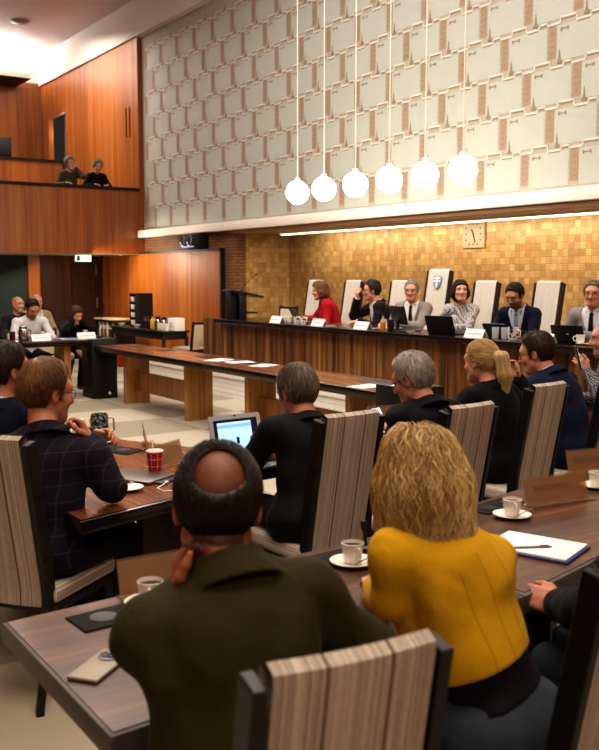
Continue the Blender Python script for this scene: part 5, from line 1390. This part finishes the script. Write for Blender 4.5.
person('man in a black suit with grey-brown hair using the laptop', L, H, dict(lean=8, side=9, hunch=18, hip=.56, ts=.79, head=(-6, 18, 0), L=(wl(L, H, (2.42, 3.86, .84)), wl(L, H, (2.0, 3.5, .75)), wd(H, (.1, .9, .35)), wd(H, (.2, .3, -.9)), .45), R=(wl(L, H, (2.52, 3.78, .80)), wl(L, H, (2.85, 3.4, .8)), wd(H, (-.3, .9, 0)), wd(H, (0, 0, -1)), .5), kneeL=(-.1, .38, .54), kneeR=(.1, .38, .54), footL=(-.1, .3, .09), footR=(.1, .3, .09)),
       dict(skin='b98066', hair='short', hair_t=.016, hair_c='4c433b', hair_c2='9c9083', brow='4a3c34', hair_l=1.3, sw=.19, fold=.014, outfit=dict(kind='suit', mat='black_suit_2', c='12131a', shirt='2a2a34'), hem=-.14, peplum=.04, belly=.01, seed=33), MG, .0055)
L, H = (3.22, 3.44, 0), 4
person('grey-haired balding man with glasses in a dark suit looking at a phone', L, H, dict(lean=9, hunch=12, hip=.56, ts=.84, head=(-28, 22, 0), head_off=(-.01, 0, -.01), L=(wl(L, H, (3.20, 3.81, .84)), wl(L, H, (2.75, 3.45, .8)), wd(H, (.0, .8, .4)), wd(H, (.1, .3, -.9)), .6), EL=wl(L, H, (3.13, 3.62, .83)), R=(wl(L, H, (3.34, 3.8, .78)), wl(L, H, (3.6, 3.45, .8)), wd(H, (-.5, .8, 0)), wd(H, (0, 0, -1)), .5)),
       dict(skin='c08870', hair='receding', hair_t=.02, hair_c='7c756d', hair_c2='cbc2b6', brow='7a6c60', scalp='a08478', glasses='2a2422', hair_l=1.2, fold=.012, outfit=dict(kind='suit', mat='navy_suit_3', c='14151f', shirt='2a2c3a'), hem=-.16, seed=34), MG, .006)
phone('phone with a lit pale screen in the hand of the grey-haired man', (3.195, 3.91, .885), 10, M_dark, False, emit('lit_phone', 'c4d6f2', 1.2)).rotation_euler = (R(55), 0, R(12))
L, H = (4.04, 3.79, 0), -5
person('blonde woman with a ponytail in a black jacket, right hand raised', L, H, dict(lean=8, hunch=8, hip=.56, ts=.84, head=(-4, 8, 0), R=(wl(L, H, (4.365, 3.98, 1.04)), wl(L, H, (4.36, 3.7, .6)), wd(H, (-.05, .1, 1)), wd(H, (-.9, .3, .1)), .75), L=(wl(L, H, (3.8, 4.15, .80)), wl(L, H, (3.4, 3.8, .8)), wd(H, (.4, .8, 0)), wd(H, (0, 0, -1)), .5)),
       dict(fem=True, skin='cf987e', hair='ponytail', hair_t=.012, hair_c='bd9454', hair_c2='f4daa6', brow='8a6a44', sw=.165, fold=.012, outfit=dict(kind='jacket', mat='black_jacket', c='101014', copen=.04), leg_mat='blue_jeans', leg_c='2c3444', leg_p='denim', leg_c2=(.02, .03, .05, 1), seed=35), MG, .006)
L, H = (4.70, 3.80, 0), -6
person('man in a navy suit with neat dark brown hair leaning forward', L, H, dict(lean=14, hunch=14, hip=.57, ts=.97, head=(-22, 16, 0), sh_f=.02, L=(wl(L, H, (4.50, 4.25, .80)), wl(L, H, (4.4, 3.9, .6)), wd(H, (.3, .9, 0)), wd(H, (0, 0, -1)), .5), R=(wl(L, H, (4.7, 4.3, .82)), wl(L, H, (5.0, 3.8, .8)), wd(H, (-.4, .8, 0)), wd(H, (0, 0, -1)), .5)),
       dict(skin='c58e74', hair='short', hair_t=.016, hair_c='241712', hair_c2='4a3022', brow='241712', sw=.195, belly=.02, fold=.014, glasses='8a8a8a', outfit=dict(kind='suit', mat='navy_suit_4', c='121a36', shirt='c8ccd8'), hem=-.2, seed=36), MG, .006)
L, H = (5.6, 4.05, 0), -50
person('man with shaved hair and checked shirt at the right frame edge holding a phone', L, H, dict(lean=8, hip=.57, head=(5, 6, 0), L=(wl(L, H, (5.24, 4.14, 1.02)), wl(L, H, (5.0, 3.8, .7)), wd(H, (-.3, .3, .6)), wd(H, (.6, .5, -.3)), .8), R=(wl(L, H, (5.3, 4.45, .80)), wl(L, H, (5.7, 4.0, .7)), wd(H, (-.4, .8, 0)), wd(H, (0, 0, -1)), .5)),
       dict(skin='c08a70', hair=None, scalp='4a382e', beard='6a4c3e', beard_w=.4, outfit=dict(kind='shirt', mat='checked_shirt', c='18181c', pattern='check', c2='8a888c'), seed=37), MG, .006)
phone('phone held up by the man with shaved hair', (5.18, 4.18, 1.12), 0, M_dark, False, emit('lit_phone_2', '9cc0ee', 1.0)).rotation_euler = (R(75), 0, R(50))
# front row
RG = 'people in the front row seen from behind'
L, H = (.88, 1.48, 0), 16
person('balding dark-haired man in an olive green jacket, chin on his hand', L, H, dict(lean=13, hunch=14, side=2, hip=.56, ts=.96, shrug=(-.05, .012), head=(12, 16, 2), head_off=(-.015, .0, .0), EL=wl(L, H, (.775, 1.60, .87)), L=(wl(L, H, (.86, 1.73, 1.0)), wl(L, H, (.6, 1.66, .5)), wd(H, (.1, -.1, 1)), wd(H, (.6, -.7, 0)), .9), R=(wl(L, H, (1.15, 1.72, .82)), wl(L, H, (1.5, 1.2, .8)), wd(H, (-.5, .8, 0)), wd(H, (0, 0, -1)), .5)),
       dict(skin='a8694c', hair='balding', hair_t=.009, bald_r=(.046, .05, .048), bald_y=-.1, bald_z=.085, hair_c='140d0a', hair_c2='2e1e16', brow='140d0a', scalp='5a3322', scalp2='24150f', sw=.176, belly=.025, chest=.008, arm=.98, head_s=1.1, fold=.02, hair_n=1.6, outfit=dict(kind='jacket', mat='olive_jacket', c='353018', inf=.015, collar=.045, copen=.03, bump=.4), hem=-.14, leg_c='14131a', seed=41), RG, .0055)
t = thing('wrist_watch', 'black watch on the wrist of the man in the olive green jacket', 'watch', (.852, 1.725, .98)); MB().lathe([(.034, -.014), (.037, -.014), (.037, .014), (.034, .014), (.034, -.014)], n=24).build('strap', M_dark, t); MB().box((-.03, -.03, 0), (.03, .03, .034), .006, Matrix.Rotation(R(45), 3, 'Z')).build('dial', M_black, t)
L, H = (1.68, 1.54, 0), -6
person('blonde woman in a mustard yellow jacket and jeans leaning on the table', L, H, dict(lean=19, side=-8, hunch=8, twist=4, hip=.55, ts=.95, shrug=(.035, -.065), head=(30, 3, -4), head_off=(.02, -.015, .0), EL=wl(L, H, (1.47, 1.74, .86)), L=(wl(L, H, (1.60, 1.97, .795)), wl(L, H, (1.15, 1.7, .8)), wd(H, (.5, .8, 0)), wd(H, (0, 0, -1)), .5), R=(wl(L, H, (1.75, 2.0, .80)), wl(L, H, (2.0, 1.7, .75)), wd(H, (-.5, .8, 0)), wd(H, (0, 0, -1)), .5), kneeL=(-.1, .4, .53), kneeR=(.16, .4, .53)),
       dict(fem=True, skin='cf9a80', hair='long', hair_t=.010, hair_c='b08238', hair_c2='fae2a6', hair_w=1.0, hair_off=1.5, sw=.15, chest=.0, fold=.016, outfit=dict(kind='jacket', mat='mustard_cotton', c='d0a018', inf=.012, collar=.008, copen=.05, under='15131a', under_hem=.075, under_top=.26, bump=.35, seam=(.56, .14)), hem=.165, hem_tilt=.12, peplum=.005, leg_mat='dark_jeans', leg_c='414b58', leg_p='denim', leg_c2=(.028, .034, .05, 1), seed=42), RG, .0055)
L, H = (2.36, 1.38, 0), -24
person('person in a black jacket at the right frame edge with folded hands', L, H, dict(lean=10, side=10, hunch=8, hip=.56, head=(-10, 8, 0), EL=wl(L, H, (1.985, 1.555, .78)), L=(wl(L, H, (2.10, 1.73, .715)), wl(L, H, (1.9, 1.35, .82)), wd(H, (-.2, 1, .1)), wd(H, (.7, 0, -.6)), .8), R=(wl(L, H, (2.19, 1.745, .715)), wl(L, H, (2.75, 1.5, .7)), wd(H, (-.5, .8, .1)), wd(H, (-.5, 0, -.8)), .8), ua=.3, fa=.28),
       dict(skin='b97c62', hair='short', hair_t=.012, hair_c='2a1e18', hair_c2='4a382c', fold=.014, outfit=dict(kind='jacket', mat='black_jacket_2', c='131318', copen=.04), leg_mat='grey_jeans', leg_c='39424f', leg_p='denim', leg_c2=(.02, .025, .035, 1), seed=43), RG, .0065)
# ------------------------------------------------------------------ light, air, camera
def area(name, loc, rot, sx, sy, power, col):
    l = bpy.data.lights.new(name, 'AREA'); l.shape = 'RECTANGLE'; l.size = sx; l.size_y = sy; l.energy = power; l.color = col
    o = bpy.data.objects.new(name, l); link(o); o.location = loc; o.rotation_euler = rot; return o
W1 = (1, .85, .68); W2 = (1, .91, .8)
area('ceiling_light_hall', (3.0, 9.0, 7.1), (0, 0, 0), 4.5, 9, 560, W2)
area('ceiling_light_dais', (5.4, 7.0, 6.9), (0, R(-4), 0), 1.5, 9, 200, (1, .94, .88))
area('ceiling_light_front', (1.6, 1.6, 7.0), (0, 0, 0), 2.5, 2.5, 230, W1)
area('ceiling_light_rear', (-.8, -2.0, 5.2), (R(48), 0, -R(25)), 2.5, 1.2, 95, W1)
area('gallery_light', (4.5, 23.0, 6.75), (R(180), 0, 0), 5, .8, 400, (1, .97, .95))
area('gallery_wash', (5.5, 19.4, 6.9), (R(8), 0, 0), 4, 2, 260, (1, .9, .8))
area('under_balcony_light', (6.6, 18.6, 2.1), (0, R(-20), 0), 2.4, .8, 40, W1)
area('niche_light', (8.72, 5.5, 2.37), (0, R(-25), 0), .12, 15, 145, (1, .85, .64))
area('platform_light', (5.6, 9.5, 3.2), (0, R(-32), 0), .5, 6, 12, W2)
def spot(name, loc, target, power, ang, col):
    l = bpy.data.lights.new(name, 'SPOT'); l.energy = power; l.color = col; l.spot_size = R(ang); l.spot_blend = .7; l.shadow_soft_size = .25
    o = bpy.data.objects.new(name, l); link(o); o.location = loc; o.rotation_euler = (Vector(target)-Vector(loc)).to_track_quat('-Z', 'Y').to_euler(); return o
spot('balcony_and_fill_spot', (6.9, 17.55, 2.1), (8.05, 17.2, 1.5), 150, 130, W1)
spot('balcony_and_fill_spot', (4.6, 15.4, 4.2), (8.05, 15.6, .9), 300, 50, W1)  # unseen fill spot in mid-air, added to brighten the coffee wall
spot('balcony_and_fill_spot', (5.6, 17.65, 3.3), (4.6, 13.2, .8), 200, 60, W1)
l = bpy.data.lights.new('gallery_door_fill', 'POINT'); l.energy = 5; l.color = (1, .85, .9); l.shadow_soft_size = .1; o = bpy.data.objects.new('gallery_door_fill', l); link(o); o.location = (8.32, 22.9, 5.3)  # fill lamp added inside the recess to lift the dark door panel
w = bpy.data.worlds.new('hall_air'); SC.world = w; w.use_nodes = True
w.node_tree.nodes['Background'].inputs[0].default_value = (.9, .8, .7, 1); w.node_tree.nodes['Background'].inputs[1].default_value = .03
cd = bpy.data.cameras.new('camera'); cam = bpy.data.objects.new('camera', cd); link(cam)
F = 915.; pitch = math.atan(98/F)
cam.location = (0, 0, 1.68); cam.rotation_euler = (R(90)-pitch, 0, -R(34.17))
cd.sensor_fit = 'HORIZONTAL'; cd.sensor_width = 36; cd.lens = F*36/599
cd.clip_start = .05; cd.clip_end = 80
cd.dof.use_dof = True; cd.dof.focus_distance = 5.4; cd.dof.aperture_fstop = 5.4
SC.camera = cam
SC.view_settings.view_transform = 'Standard'
try: SC.view_settings.look = 'Medium High Contrast'
except Exception: pass
SC.view_settings.exposure = 0.0
